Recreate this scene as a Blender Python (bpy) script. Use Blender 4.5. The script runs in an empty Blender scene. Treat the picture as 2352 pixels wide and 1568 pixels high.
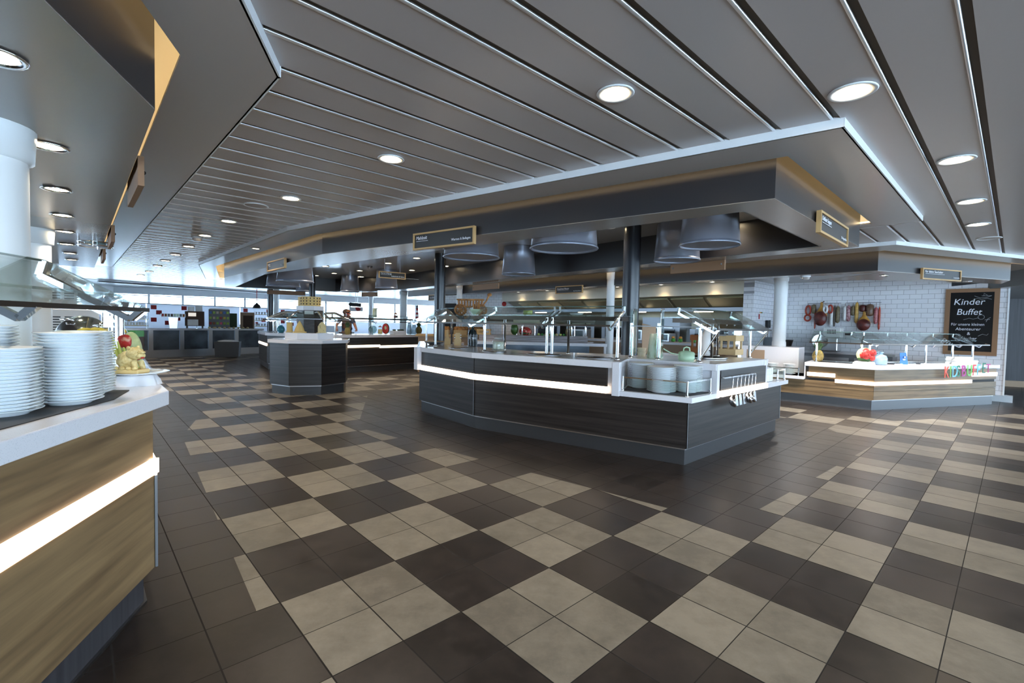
import bpy, math, random
from mathutils import Matrix, Vector
random.seed(7)
SC = bpy.context.scene
COL = SC.collection
# ---------------------------------------------------------------- camera, world, exposure
cam_data = bpy.data.cameras.new('camera'); cam_data.sensor_width = 36.0
cam_data.lens = 36.0 * 1075.48 / 2352; cam_data.clip_end = 400
cam = bpy.data.objects.new('camera', cam_data); COL.objects.link(cam); SC.camera = cam
PITCH, ROLL = -0.0375, 0.0202
_f = Vector((0, math.cos(PITCH), math.sin(PITCH))); _r = Vector((1, 0, 0)); _u = _r.cross(_f)
_R = _r * math.cos(ROLL) + _u * math.sin(ROLL); _U = -_r * math.sin(ROLL) + _u * math.cos(ROLL)
cam.matrix_world = Matrix(((_R.x, _U.x, -_f.x, 0), (_R.y, _U.y, -_f.y, 0), (_R.z, _U.z, -_f.z, 1.30), (0, 0, 0, 1)))
SC.view_settings.view_transform = 'Standard'; SC.view_settings.look = 'None'
SC.view_settings.gamma = 1; SC.view_settings.use_curve_mapping = False
SC.view_settings.exposure = 0.98
SC.cycles.max_bounces = 8; SC.cycles.diffuse_bounces = 4; SC.cycles.glossy_bounces = 4
SC.cycles.transparent_max_bounces = 24; SC.cycles.transmission_bounces = 4
SC.cycles.caustics_reflective = False; SC.cycles.caustics_refractive = False
SC.cycles.sample_clamp_indirect = 6
SC.cycles.use_light_tree = True
world = bpy.data.worlds.new('overcast_sky'); SC.world = world; world.use_nodes = True
_bg = world.node_tree.nodes['Background']
_bg.inputs[0].default_value = (0.58, 0.79, 1.0, 1); _bg.inputs[1].default_value = 8.0

# ---------------------------------------------------------------- helpers
EB = Vector((0.73196, 0.68135, 0)); EA = Vector((-0.68135, 0.73196, 0)); YAW = math.atan2(0.68135, 0.73196)
def gp(a, b): return (EA.x * a + EB.x * b, EA.y * a + EB.y * b)      # room axes (across, along) to plan
def lin(c): return c / 12.92 if c <= 0.04045 else ((c + 0.055) / 1.055) ** 2.4
def rgb(r, g, b): return (lin(r / 255), lin(g / 255), lin(b / 255), 1)
MT = {}
def mat(name, col, rough=0.5, metal=0.0, emit=None, estr=0, spec=None, coat=0):
    m = bpy.data.materials.new(name); m.use_nodes = True; p = m.node_tree.nodes['Principled BSDF']
    p.inputs['Base Color'].default_value = col; p.inputs['Roughness'].default_value = rough
    p.inputs['Metallic'].default_value = metal
    if spec is not None: p.inputs['Specular IOR Level'].default_value = spec
    if coat: p.inputs['Coat Weight'].default_value = coat
    if emit: p.inputs['Emission Color'].default_value = emit; p.inputs['Emission Strength'].default_value = estr
    MT[name] = m; return m
def nodes(m): return m.node_tree.nodes, m.node_tree.links, m.node_tree.nodes['Principled BSDF']
def noisy(name, c1, c2, scale=(4, 4, 4), rough=0.5, metal=0.0, detail=4, bump=0, lo=0.35, hi=0.65, nscale=1.0, spec=None):
    m = mat(name, c1, rough, metal, spec=spec); n, l, p = nodes(m)
    tc = n.new('ShaderNodeTexCoord'); mp = n.new('ShaderNodeMapping'); nz = n.new('ShaderNodeTexNoise'); cr = n.new('ShaderNodeValToRGB')
    mp.inputs['Scale'].default_value = scale; nz.inputs['Detail'].default_value = detail; nz.inputs['Scale'].default_value = nscale
    cr.color_ramp.elements[0].color = c1; cr.color_ramp.elements[1].color = c2
    cr.color_ramp.elements[0].position = lo; cr.color_ramp.elements[1].position = hi
    l.new(tc.outputs['Object'], mp.inputs['Vector']); l.new(mp.outputs[0], nz.inputs['Vector'])
    l.new(nz.outputs[0], cr.inputs[0]); l.new(cr.outputs[0], p.inputs['Base Color'])
    if bump:
        b = n.new('ShaderNodeBump'); b.inputs['Strength'].default_value = bump; b.inputs['Distance'].default_value = 0.01
        l.new(nz.outputs[0], b.inputs['Height']); l.new(b.outputs[0], p.inputs['Normal'])
    return m
def glass(name, tint, refl=1.0, rough=0.0):
    m = bpy.data.materials.new(name); m.use_nodes = True; n = m.node_tree.nodes; l = m.node_tree.links; n.clear()
    o = n.new('ShaderNodeOutputMaterial'); mx = n.new('ShaderNodeMixShader'); t = n.new('ShaderNodeBsdfTransparent'); g = n.new('ShaderNodeBsdfGlossy')
    lw = n.new('ShaderNodeLayerWeight'); pw = n.new('ShaderNodeMath'); pw.operation = 'POWER'; pw.inputs[1].default_value = 5.0; fr = n.new('ShaderNodeMath'); fr.operation = 'MULTIPLY_ADD'
    fr.inputs[1].default_value = 0.92; fr.inputs[2].default_value = 0.045; l.new(lw.outputs['Facing'], pw.inputs[0]); l.new(pw.outputs[0], fr.inputs[0])
    t.inputs[0].default_value = tint; g.inputs['Roughness'].default_value = rough; g.inputs[0].default_value = (refl, refl, refl, 1)
    l.new(fr.outputs[0], mx.inputs[0]); l.new(t.outputs[0], mx.inputs[1]); l.new(g.outputs[0], mx.inputs[2]); l.new(mx.outputs[0], o.inputs[0])
    MT[name] = m; return m

class M:
    """collects faces and links them as ONE mesh object"""
    def __init__(s): s.v = []; s.f = []; s.mi = []; s.sm = []
    def add(s, vs, fs, mi=0, sm=False):
        o = len(s.v); s.v += [tuple(v) for v in vs]
        for f in fs: s.f.append([i + o for i in f]); s.mi.append(mi); s.sm.append(sm)
        return s
    def box(s, c, d, rz=0, mi=0, rot=None):
        x, y, z = d[0] / 2, d[1] / 2, d[2] / 2
        R = rot if rot is not None else Matrix.Rotation(rz, 3, 'Z'); c = Vector(c)
        vs = [c + R @ Vector((a * x, b * y, e * z)) for e in (-1, 1) for a, b in ((-1, -1), (1, -1), (1, 1), (-1, 1))]
        return s.add(vs, [[3, 2, 1, 0], [4, 5, 6, 7], [0, 1, 5, 4], [1, 2, 6, 5], [2, 3, 7, 6], [3, 0, 4, 7]], mi)
    def bar(s, a, b, w, h, mi=0):
        a = Vector(a); b = Vector(b); d = b - a; L = d.length; d.normalize()
        up = Vector((0, 0, 1)) if abs(d.z) < 0.99 else Vector((0, 1, 0)); sd = up.cross(d).normalized(); up = d.cross(sd)
        return s.box((a + b) / 2, (L, w, h), rot=Matrix((d, sd, up)).transposed(), mi=mi)
    def prism(s, poly, z0, z1, mi=0, caps=True):
        n = len(poly)
        A = sum(poly[i][0] * poly[(i + 1) % n][1] - poly[(i + 1) % n][0] * poly[i][1] for i in range(n))
        if A < 0: poly = poly[::-1]
        vs = [(p[0], p[1], z0) for p in poly] + [(p[0], p[1], z1) for p in poly]
        fs = [[i, (i + 1) % n, n + (i + 1) % n, n + i] for i in range(n)]
        if caps: fs += [list(range(n))[::-1], list(range(n, 2 * n))]
        return s.add(vs, fs, mi)
    def lathe(s, prof, c=(0, 0, 0), seg=24, mi=0, sm=True, sx=1, sy=1, rot=None):
        vs = []; c = Vector(c)
        for r, z in prof:
            for k in range(seg):
                t = 2 * math.pi * k / seg; v = Vector((r * math.cos(t) * sx, r * math.sin(t) * sy, z))
                vs.append(c + (rot @ v if rot is not None else v))
        fs = []
        for i in range(len(prof) - 1):
            for k in range(seg):
                k2 = (k + 1) % seg; fs.append([i * seg + k, i * seg + k2, (i + 1) * seg + k2, (i + 1) * seg + k])
        s.add(vs, fs, mi, sm)
        if prof[0][0] > 1e-5: s.add(vs[:seg], [list(range(seg))[::-1]], mi, False)
        if prof[-1][0] > 1e-5: s.add(vs[-seg:], [list(range(seg))], mi, False)
        return s
    def tube(s, pts, r, seg=10, mi=0, caps=True, closed=False):
        P = [Vector(p) for p in pts]; n = len(P); rs = r if isinstance(r, (list, tuple)) else [r] * n
        vs = []; prev = None
        for i in range(n):
            if closed: d = P[(i + 1) % n] - P[i - 1]
            else: d = P[min(i + 1, n - 1)] - P[max(i - 1, 0)]
            d.normalize()
            if prev is None:
                a = Vector((0, 0, 1)) if abs(d.z) < 0.9 else Vector((1, 0, 0)); x = a.cross(d).normalized()
            else:
                x = prev - d * prev.dot(d); x.normalize()
            prev = x; y = d.cross(x)
            for k in range(seg):
                t = 2 * math.pi * k / seg; vs.append(P[i] + (x * math.cos(t) + y * math.sin(t)) * rs[i])
        fs = []
        for i in range(n if closed else n - 1):
            j = (i + 1) % n
            for k in range(seg):
                k2 = (k + 1) % seg; fs.append([i * seg + k, i * seg + k2, j * seg + k2, j * seg + k])
        s.add(vs, fs, mi, True)
        if caps and not closed: s.add(vs[:seg], [list(range(seg))[::-1]], mi); s.add(vs[-seg:], [list(range(seg))], mi)
        return s
    def blob(s, c, d, mi=0, seg=16, rings=10, rough=0, rot=None, seed=0, fn=None):
        rn = random.Random(seed); vs = []; c = Vector(c); fs = []
        for i in range(rings + 1):
            ph = math.pi * i / rings
            for k in range(seg):
                t = 2 * math.pi * k / seg; u = Vector((math.sin(ph) * math.cos(t), math.sin(ph) * math.sin(t), math.cos(ph)))
                q = 1 + (rn.uniform(-rough, rough) if rough else 0)
                if i in (0, rings): q = 1
                if fn: q *= fn(u)
                v = Vector((u.x * d[0] / 2, u.y * d[1] / 2, u.z * d[2] / 2)) * q
                vs.append(c + (rot @ v if rot is not None else v))
        for i in range(rings):
            for k in range(seg):
                k2 = (k + 1) % seg; fs.append([i * seg + k, (i + 1) * seg + k, (i + 1) * seg + k2, i * seg + k2])
        return s.add(vs, fs, mi, True)
    def quad(s, a, b, c, d, mi=0): return s.add([a, b, c, d], [[0, 1, 2, 3]], mi)
    def plate(s, poly3, t, mi=0):
        """flat polygon in space given a thickness along its normal"""
        P = [Vector(p) for p in poly3]; nrm = (P[1] - P[0]).cross(P[2] - P[0]).normalized() * t; n = len(P)
        vs = P + [p + nrm for p in P]
        return s.add(vs, [list(range(n))[::-1], list(range(n, 2 * n))] + [[i, (i + 1) % n, n + (i + 1) % n, n + i] for i in range(n)], mi)

WM = {}
def props(o, label=None, cat=None, group=None, kind=None):
    if label: o['label'] = label
    if cat: o['category'] = cat
    if group: o['group'] = group
    if kind: o['kind'] = kind
def place(o, loc, rz, parent):
    b = Matrix.Translation(Vector(loc)) @ Matrix.Rotation(rz, 4, 'Z')
    WM[o] = b; o.location = loc; o.rotation_euler = (0, 0, rz)
    if parent is not None: o.parent = parent; o.matrix_parent_inverse = WM[parent].inverted()
def mesh(name, mb, mats, parent=None, loc=(0, 0, 0), rz=0, bevel=0, bseg=2, **kw):
    me = bpy.data.meshes.new(name); me.from_pydata(mb.v, [], mb.f)
    me.polygons.foreach_set('material_index', mb.mi); me.polygons.foreach_set('use_smooth', mb.sm)
    for m in (mats if isinstance(mats, (list, tuple)) else [mats]): me.materials.append(MT[m] if isinstance(m, str) else m)
    me.update(); me.validate()
    o = bpy.data.objects.new(name, me); COL.objects.link(o); place(o, loc, rz, parent); props(o, **kw)
    if bevel:
        b = o.modifiers.new('bevel', 'BEVEL'); b.width = bevel; b.segments = bseg; b.limit_method = 'ANGLE'
    return o
def thing(name, label, cat, loc=(0, 0, 0), rz=0, group=None):
    o = bpy.data.objects.new(name, None); o.empty_display_size = 0.1; COL.objects.link(o); place(o, loc, rz, None); props(o, label, cat, group); return o
def dup(o, loc, rz=0, label=None, group=None):
    kids = [c for c in KIDS(o)]
    r = o.copy(); COL.objects.link(r); r.location = loc; r.rotation_euler = (0, 0, rz)
    WM[r] = Matrix.Translation(Vector(loc)) @ Matrix.Rotation(rz, 4, 'Z')
    if label: r['label'] = label
    if group: r['group'] = group
    for c in kids:
        d = c.copy(); COL.objects.link(d); d.parent = r
        for g in KIDS(c):
            e = g.copy(); COL.objects.link(e); e.parent = d
    return r
def KIDS(o): return [c for c in COL.objects if c.parent == o]
def moved(o, loc, rz=0):
    o.location = loc; o.rotation_euler = (0, 0, rz); WM[o] = Matrix.Translation(Vector(loc)) @ Matrix.Rotation(rz, 4, 'Z')
def text(name, s, size, m, parent, loc, rx=math.pi / 2, rz=0, ext=0.0008, align='LEFT', shear=0, sx=1, ry=0, **kw):
    c = bpy.data.curves.new(name, 'FONT'); c.body = s; c.size = size; c.extrude = ext; c.align_x = align; c.shear = shear
    tmp = bpy.data.objects.new(name, c); COL.objects.link(tmp); bpy.context.view_layer.update()
    me = bpy.data.meshes.new_from_object(tmp); bpy.data.objects.remove(tmp); bpy.data.curves.remove(c)
    me.materials.clear(); me.materials.append(MT[m]); o = bpy.data.objects.new(name, me); COL.objects.link(o)
    o.location = loc; o.rotation_euler = (rx, ry, rz); o.scale = (sx, 1, 1)
    if parent is not None: o.parent = parent; o.matrix_parent_inverse = WM[parent].inverted()
    props(o, **kw); return o
def off(a, b, d):
    t = Vector((b[0] - a[0], b[1] - a[1])); t.normalize(); n = Vector((-t.y, t.x)) * d
    return (a[0] + n.x, a[1] + n.y), (b[0] + n.x, b[1] + n.y)
def ang(a, b): return math.atan2(b[1] - a[1], b[0] - a[0])
def lerp(a, b, t): return tuple(a[i] + (b[i] - a[i]) * t for i in range(len(a)))
def struct(name, mb, mats, **kw): return mesh(name, mb, mats, kind='structure', **kw)

# ---------------------------------------------------------------- materials
mat('ceiling_satin', rgb(186, 177, 173), 0.27); mat('ceiling_slot', rgb(92, 84, 74), 0.6); mat('panel_satin', rgb(182, 173, 167), 0.25)
mat('trim_white', rgb(232, 234, 236), 0.4); mat('canopy_grey', rgb(42, 41, 44), 0.36); mat('aluminium', (0.9, 0.9, 0.92, 1), 0.3, 0.9); mat('canopy_light', rgb(112, 113, 114), 0.35)
mat('canopy_dark', rgb(38, 36, 38), 0.4); mat('soffit_satin', rgb(160, 154, 148), 0.25, 0.35); mat('recess_metal', rgb(205, 202, 200), 0.18, 0.3)
mat('cove_cream', rgb(244, 234, 212), 0.7); mat('cove_led', (1, .8, .5, 1), 0.5, emit=(1, 0.76, 0.42, 1), estr=4.5)
mat('led_warm', (1, 1, 1, 1), 0.5, emit=(1.0, 0.80, 0.58, 1), estr=2.1); mat('lamp_warm', (1, 1, 1, 1), 0.5, emit=(1.0, 0.80, 0.50, 1), estr=26)
mat('lamp_cool', (1, 1, 1, 1), 0.5, emit=(1.0, 0.86, 0.66, 1), estr=16)
mat('chrome', (0.82, 0.82, 0.84, 1), 0.09, 1.0); mat('steel', (0.6, 0.6, 0.62, 1), 0.28, 1.0); mat('steel_dark', (0.26, 0.27, 0.29, 1), 0.33, 1.0)
mat('steel_olive', (0.34, 0.32, 0.24, 1), 0.33, 0.85); mat('white_solid', rgb(232, 231, 236), 0.14); mat('white_paint', rgb(240, 240, 240), 0.45)
mat('column_white', rgb(235, 238, 240), 0.35); mat('column_black', rgb(48, 50, 56), 0.25); mat('plate_china', rgb(236, 240, 242), 0.15, coat=0.3)
mat('black_mat', rgb(46, 44, 44), 0.6); mat('black', rgb(22, 22, 22), 0.35); mat('black_gloss', rgb(20, 20, 21), 0.12); mat('board_black', rgb(20, 19, 20), 0.3, spec=0.2); mat('drum_grey', rgb(150, 154, 168), 0.3, 0.5)
mat('plinth_dark', rgb(72, 72, 74), 0.35, 0.4); mat('plinth_light', rgb(112, 112, 114), 0.35, 0.3); mat('frame_wood', rgb(196, 160, 108), 0.55); mat('frame_back', rgb(140, 104, 74), 0.6)
mat('slate', rgb(40, 38, 38), 0.5); mat('chalk', rgb(235, 238, 245), 0.8); mat('chalk_dim', rgb(150, 152, 156), 0.8)
mat('cloth_white', rgb(240, 238, 240), 0.85); mat('red', rgb(170, 30, 34), 0.5); mat('green', rgb(70, 150, 70), 0.5); mat('green_dark', rgb(44, 70, 38), 0.6)
mat('leaf', rgb(66, 92, 58), 0.55); mat('cheese', rgb(222, 190, 122), 0.55); mat('cheese_light', rgb(228, 206, 150), 0.5); mat('lime', rgb(196, 206, 110), 0.5)
mat('mint', rgb(186, 214, 184), 0.3); mat('copper', (0.75, 0.42, 0.22, 1), 0.3, 0.9); mat('tan_board', rgb(176, 148, 122), 0.6); mat('orange_brown', rgb(150, 90, 44), 0.6)
mat('pale_wood', rgb(214, 180, 130), 0.6); mat('blue_sign', rgb(20, 96, 170), 0.4); mat('pot_blue', rgb(150, 180, 204), 0.2, coat=0.4); mat('dark_inside', rgb(52, 48, 46), 0.7)
mat('yellow', rgb(226, 200, 80), 0.5); mat('partition_white', rgb(240, 242, 248), 0.5); mat('navy_shirt', rgb(92, 98, 128), 0.8); mat('skin', rgb(170, 120, 98), 0.55)
mat('melon_red', rgb(196, 52, 46), 0.4); mat('melon_rind', rgb(206, 214, 168), 0.4); mat('melon_green', rgb(52, 84, 40), 0.35); mat('brown_dark', rgb(70, 48, 36), 0.6)
mat('glass_edge', (0.10, 0.17, 0.155, 1), 0.1); mat('bottle_dark', rgb(40, 50, 52), 0.12); mat('cream_paint', rgb(214, 202, 178), 0.5); mat('bulk_white', rgb(226, 218, 200), 0.45)
glass('glass_clear', (0.93, 0.97, 0.96, 1)); glass('glass_window', (0.96, 0.98, 1.0, 1)); glass('glass_green', (0.80, 0.93, 0.90, 1)); glass('glass_smoke', (0.72, 0.80, 0.79, 1))
glass('glass_dark', (0.45, 0.5, 0.5, 1))
_m = mat('partition_lit', rgb(240, 242, 248), 0.6); _n, _l, _p = nodes(_m); _t = _n.new('ShaderNodeBsdfTranslucent'); _t.inputs[0].default_value = rgb(240, 242, 248); _x = _n.new('ShaderNodeMixShader'); _x.inputs[0].default_value = 0.6
_l.new(_p.outputs[0], _x.inputs[1]); _l.new(_t.outputs[0], _x.inputs[2]); _l.new(_x.outputs[0], _n['Material Output'].inputs[0])
noisy('wenge', rgb(20, 17, 16), rgb(54, 47, 45), (1.0, 26, 40), 0.42, lo=0.34, hi=0.68, detail=7)
noisy('oak', rgb(100, 78, 54), rgb(150, 123, 88), (1.6, 18, 26), 0.5, lo=0.28, hi=0.72, detail=6)
noisy('dark_laminate', rgb(50, 48, 52), rgb(68, 66, 70), (30, 30, 1), 0.5)
noisy('napkin', rgb(226, 230, 236), rgb(244, 246, 248), (30, 30, 30), 0.85)
def add_knots(name, dark, sc=(1.1, 4, 5.2)):
    m = MT[name]; n, l, p = nodes(m); src = p.inputs['Base Color'].links[0].from_socket
    tc = n.new('ShaderNodeTexCoord'); mp = n.new('ShaderNodeMapping'); mp.inputs['Scale'].default_value = sc
    v = n.new('ShaderNodeTexVoronoi'); v.inputs['Scale'].default_value = 1.0; r = n.new('ShaderNodeValToRGB')
    r.color_ramp.elements[0].position = 0.03; r.color_ramp.elements[0].color = (1, 1, 1, 1); r.color_ramp.elements[1].position = 0.16; r.color_ramp.elements[1].color = (0, 0, 0, 1)
    mx = n.new('ShaderNodeMixRGB'); mx.inputs[2].default_value = dark
    l.new(tc.outputs['Object'], mp.inputs['Vector']); l.new(mp.outputs[0], v.inputs['Vector']); l.new(v.outputs[0], r.inputs[0]); l.new(r.outputs[0], mx.inputs[0])
    l.new(src, mx.inputs[1]); l.new(mx.outputs[0], p.inputs['Base Color'])
add_knots('oak', rgb(96, 72, 48))
def speckle(name, c, d):
    m = MT[name]; n, l, p = nodes(m); tc = n.new('ShaderNodeTexCoord'); nz = n.new('ShaderNodeTexNoise'); nz.inputs['Scale'].default_value = 320; nz.inputs['Detail'].default_value = 1
    cr = n.new('ShaderNodeValToRGB'); cr.color_ramp.elements[0].position = 0.3; cr.color_ramp.elements[0].color = d; cr.color_ramp.elements[1].position = 0.4; cr.color_ramp.elements[1].color = c
    l.new(tc.outputs['Object'], nz.inputs['Vector']); l.new(nz.outputs[0], cr.inputs[0]); l.new(cr.outputs[0], p.inputs['Base Color'])
speckle('white_solid', rgb(234, 233, 238), rgb(216, 216, 222))
def brick(name, c1, c2, mortar, w, h, msz):
    m = mat(name, c1, 0.18); n, l, p = nodes(m); tc = n.new('ShaderNodeTexCoord'); sp = n.new('ShaderNodeSeparateXYZ'); cb = n.new('ShaderNodeCombineXYZ')
    b = n.new('ShaderNodeTexBrick'); b.inputs['Color1'].default_value = c1; b.inputs['Color2'].default_value = c2; b.inputs['Mortar'].default_value = mortar
    b.inputs['Scale'].default_value = 1; b.inputs['Brick Width'].default_value = w; b.inputs['Row Height'].default_value = h; b.inputs['Mortar Size'].default_value = msz
    bm = n.new('ShaderNodeBump'); bm.inputs['Strength'].default_value = 0.25; bm.inputs['Distance'].default_value = 0.004; bm.invert = True
    l.new(tc.outputs['Object'], sp.inputs[0]); l.new(sp.outputs[0], cb.inputs[0]); l.new(sp.outputs[2], cb.inputs[1]); l.new(cb.outputs[0], b.inputs['Vector'])
    l.new(b.outputs['Color'], p.inputs['Base Color']); l.new(b.outputs['Fac'], bm.inputs['Height']); l.new(bm.outputs[0], p.inputs['Normal'])
brick('subway_tile', rgb(238, 238, 242), rgb(232, 232, 238), rgb(168, 166, 172), 0.2, 0.1, 0.0035)
P00 = (-0.6129, 2.49997); CU, CV = 0.58383, 0.5996
def tile_mat(name, c1, c2, rough):
    m = mat(name, c1, rough); n, l, p = nodes(m); tc = n.new('ShaderNodeTexCoord')
    def axis(vec, per):
        s = n.new('ShaderNodeVectorMath'); s.operation = 'SUBTRACT'; s.inputs[1].default_value = (P00[0], P00[1], 0); l.new(tc.outputs['Object'], s.inputs[0])
        d = n.new('ShaderNodeVectorMath'); d.operation = 'DOT_PRODUCT'; d.inputs[1].default_value = (vec.x / per, vec.y / per, 0); l.new(s.outputs[0], d.inputs[0])
        fl = n.new('ShaderNodeMath'); fl.operation = 'FLOOR'; l.new(d.outputs['Value'], fl.inputs[0])
        pp = n.new('ShaderNodeMath'); pp.operation = 'PINGPONG'; pp.inputs[1].default_value = 0.5; l.new(d.outputs['Value'], pp.inputs[0])
        return fl, pp
    fu, pu = axis(EB, CU / 2); fv, pv = axis(EA, CV / 2)
    cb = n.new('ShaderNodeCombineXYZ'); l.new(fu.outputs[0], cb.inputs[0]); l.new(fv.outputs[0], cb.inputs[1])
    wn = n.new('ShaderNodeTexWhiteNoise'); l.new(cb.outputs[0], wn.inputs['Vector'])
    nz = n.new('ShaderNodeTexNoise'); nz.inputs['Scale'].default_value = 7; nz.inputs['Detail'].default_value = 9; nz.inputs['Roughness'].default_value = 0.72; l.new(tc.outputs['Object'], nz.inputs['Vector'])
    ad = n.new('ShaderNodeMath'); ad.operation = 'MULTIPLY_ADD'; ad.inputs[1].default_value = 0.35; l.new(wn.outputs['Value'], ad.inputs[0]); l.new(nz.outputs[0], ad.inputs[2])
    cr = n.new('ShaderNodeValToRGB'); cr.color_ramp.elements[0].color = c1; cr.color_ramp.elements[1].color = c2; cr.color_ramp.elements[0].position = 0.45; cr.color_ramp.elements[1].position = 0.88
    l.new(ad.outputs[0], cr.inputs[0])
    a1 = n.new('ShaderNodeMath'); a1.operation = 'LESS_THAN'; a1.inputs[1].default_value = 0.0105; l.new(pu.outputs[0], a1.inputs[0])
    a2 = n.new('ShaderNodeMath'); a2.operation = 'LESS_THAN'; a2.inputs[1].default_value = 0.007; l.new(pv.outputs[0], a2.inputs[0])
    mx = n.new('ShaderNodeMath'); mx.operation = 'MAXIMUM'; l.new(a1.outputs[0], mx.inputs[0]); l.new(a2.outputs[0], mx.inputs[1])
    mc = n.new('ShaderNodeMixRGB'); mc.inputs[2].default_value = rgb(38, 34, 31); l.new(mx.outputs[0], mc.inputs[0]); l.new(cr.outputs[0], mc.inputs[1]); l.new(mc.outputs[0], p.inputs['Base Color'])
    rr = n.new('ShaderNodeMath'); rr.operation = 'MULTIPLY_ADD'; rr.inputs[1].default_value = 0.18; rr.inputs[2].default_value = rough - 0.09; l.new(nz.outputs[0], rr.inputs[0])
    rm = n.new('ShaderNodeMath'); rm.operation = 'MAXIMUM'; l.new(rr.outputs[0], rm.inputs[0]); l.new(mx.outputs[0], rm.inputs[1]); l.new(rm.outputs[0], p.inputs['Roughness'])
tile_mat('tile_dark', rgb(37, 32, 30), rgb(60, 53, 50), 0.34); tile_mat('tile_light', rgb(113, 107, 97), rgb(147, 140, 128), 0.38)
# ================================================================ floor
def clip_sub(poly, zone):
    """parts of convex poly outside convex zone"""
    A = sum(zone[i][0] * zone[(i + 1) % len(zone)][1] - zone[(i + 1) % len(zone)][0] * zone[i][1] for i in range(len(zone)))
    if A < 0: zone = zone[::-1]
    out = []; rest = poly
    for i in range(len(zone)):
        a = zone[i]; b = zone[(i + 1) % len(zone)]
        def sd(p): return (b[0] - a[0]) * (p[1] - a[1]) - (b[1] - a[1]) * (p[0] - a[0])
        ins, ous = [], []
        for k in range(len(rest)):
            p, q = rest[k], rest[(k + 1) % len(rest)]; dp, dq = sd(p), sd(q)
            (ins if dp >= 0 else ous).append(p)
            if dp * dq < 0:
                t = dp / (dp - dq); x = lerp(p, q, t); ins.append(x); ous.append(x)
        if len(ous) > 2: out.append(ous)
        rest = ins
        if len(rest) < 3: return out
    return out
ZONES = [[(-1.87, 5.68), (1.478, 3.055), (4.05, 5.22), (4.21, 6.16), (3.9, 7.2), (-1.2, 9.6), (-1.86, 9.3), (-2.607, 8.54)],
         [(3.6, 8.8), (5.585, 6.762), (9.2, 7.9), (14, 12), (5, 14)],
         [(-9.0, 10.6), (-6.417, 8.534), (-4.556, 7.027), (-3.58, 5.068), (-12, 5.07), (-13, 10)],
         [(-3.58, 5.068), (-1.116, 2.041), (-0.98, 1.0), (-1.1, -4), (-12, -4), (-12, 5.068)],
         [(-8.47, 15.7), (-8.69, 14.14), (-7.13, 11.55), (-5.97, 10.59), (-4.6, 9.9), (-3.73, 10.39), (-1.5, 12.7), (-4, 17)],
         [(-12.4, 13.2), (-9.0, 18.2), (-14, 22), (-17, 16)]]
fl = M(); fl.box((-1, 11, -0.05), (46, 32, 0.1))
for iu in range(-34, 44):
    for iv in range(-14, 50):
        if (iu + iv) % 2: continue
        c = []
        for du, dv in ((0, 0), (1, 0), (1, 1), (0, 1)):
            u, v = (iu + du) * CU, (iv + dv) * CV; c.append((P00[0] + EB.x * u + EA.x * v, P00[1] + EB.y * u + EA.y * v))
        mx = sum(p[0] for p in c) / 4; my = sum(p[1] for p in c) / 4
        if not (-18 < mx < 17 and -3 < my < 24): continue
        ps = [c]
        for z in ZONES:
            ps = [q for p in ps for q in clip_sub(p, z)]
        for p in ps: fl.add([(q[0], q[1], 0.0006) for q in p], [list(range(len(p)))], 1)
struct('floor', fl, ['tile_dark', 'tile_light'])

# ================================================================ ceilings
def sheet(poly, z0, z1): return M().prism(poly, z0, z1)
Z_SLAT, Z_PAN, Z_SOF = 2.45, 2.40, 2.17

T_MAIN = [(1.77, 2.58), (4.03, 4.68), (-2.7, 13.6), (-5.7, 15.2), (-8.7, 13.3), (-6.57, 9.83), (-2.82, 5.87)]
H_MAIN = [(1.729, 3.02), (3.66, 4.84), (-2.9, 13.35), (-5.5, 14.9), (-8.3, 13.3), (-6.33, 10.0), (-2.56, 6.09)]
C_MAIN = [(1.728, 3.148), (3.561, 4.87), (-3.0, 13.2), (-5.5, 14.7), (-8.1, 13.2), (-6.197, 10.079), (-2.523, 6.205)]
I_MAIN = [(1.70, 3.50), (3.19, 4.89), (-3.16, 12.82), (-5.4, 14.3), (-7.7, 13.0), (-4.82, 9.12), (-1.62, 6.28)]
T_LEFT = [(0.05, -2.4), (-1.088, 2.177), (-8.9, 10.45), (-20, 0.1), (-20, -4), (0.4, -4)]
H_LEFT = [(0.11, -2.99), (-1.42, 2.015), (-7.75, 8.82), (-20, -2.6), (-20, -3.9), (0.3, -3.9)]
C_LEFT = [(-0.02, -2.9), (-1.516, 1.997), (-7.6, 8.53), (-19.5, -2.55), (-19.5, -3.8), (0.2, -3.8)]
T_KIDS = [(4.838, 5.983), (7.484, 6.914), (18, 10.6), (18, 24), (-2, 24), (-4.5, 15.9)]
H_KIDS = [(5.05, 6.42), (8.2, 7.46), (17, 10.5), (17, 23), (-1, 23), (-4.2, 16.3)]
FAR_CUT = [(-13.9, 14.0), (-9.6, 21.3), (-13, 27), (-30, 22)]
HOLES = [T_MAIN, T_LEFT, T_KIDS, FAR_CUT]
def cut(poly, zones):
    ps = [poly]
    for z in zones: ps = [q for p in ps for q in clip_sub(p, z)]
    return ps
pl = M()
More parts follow.
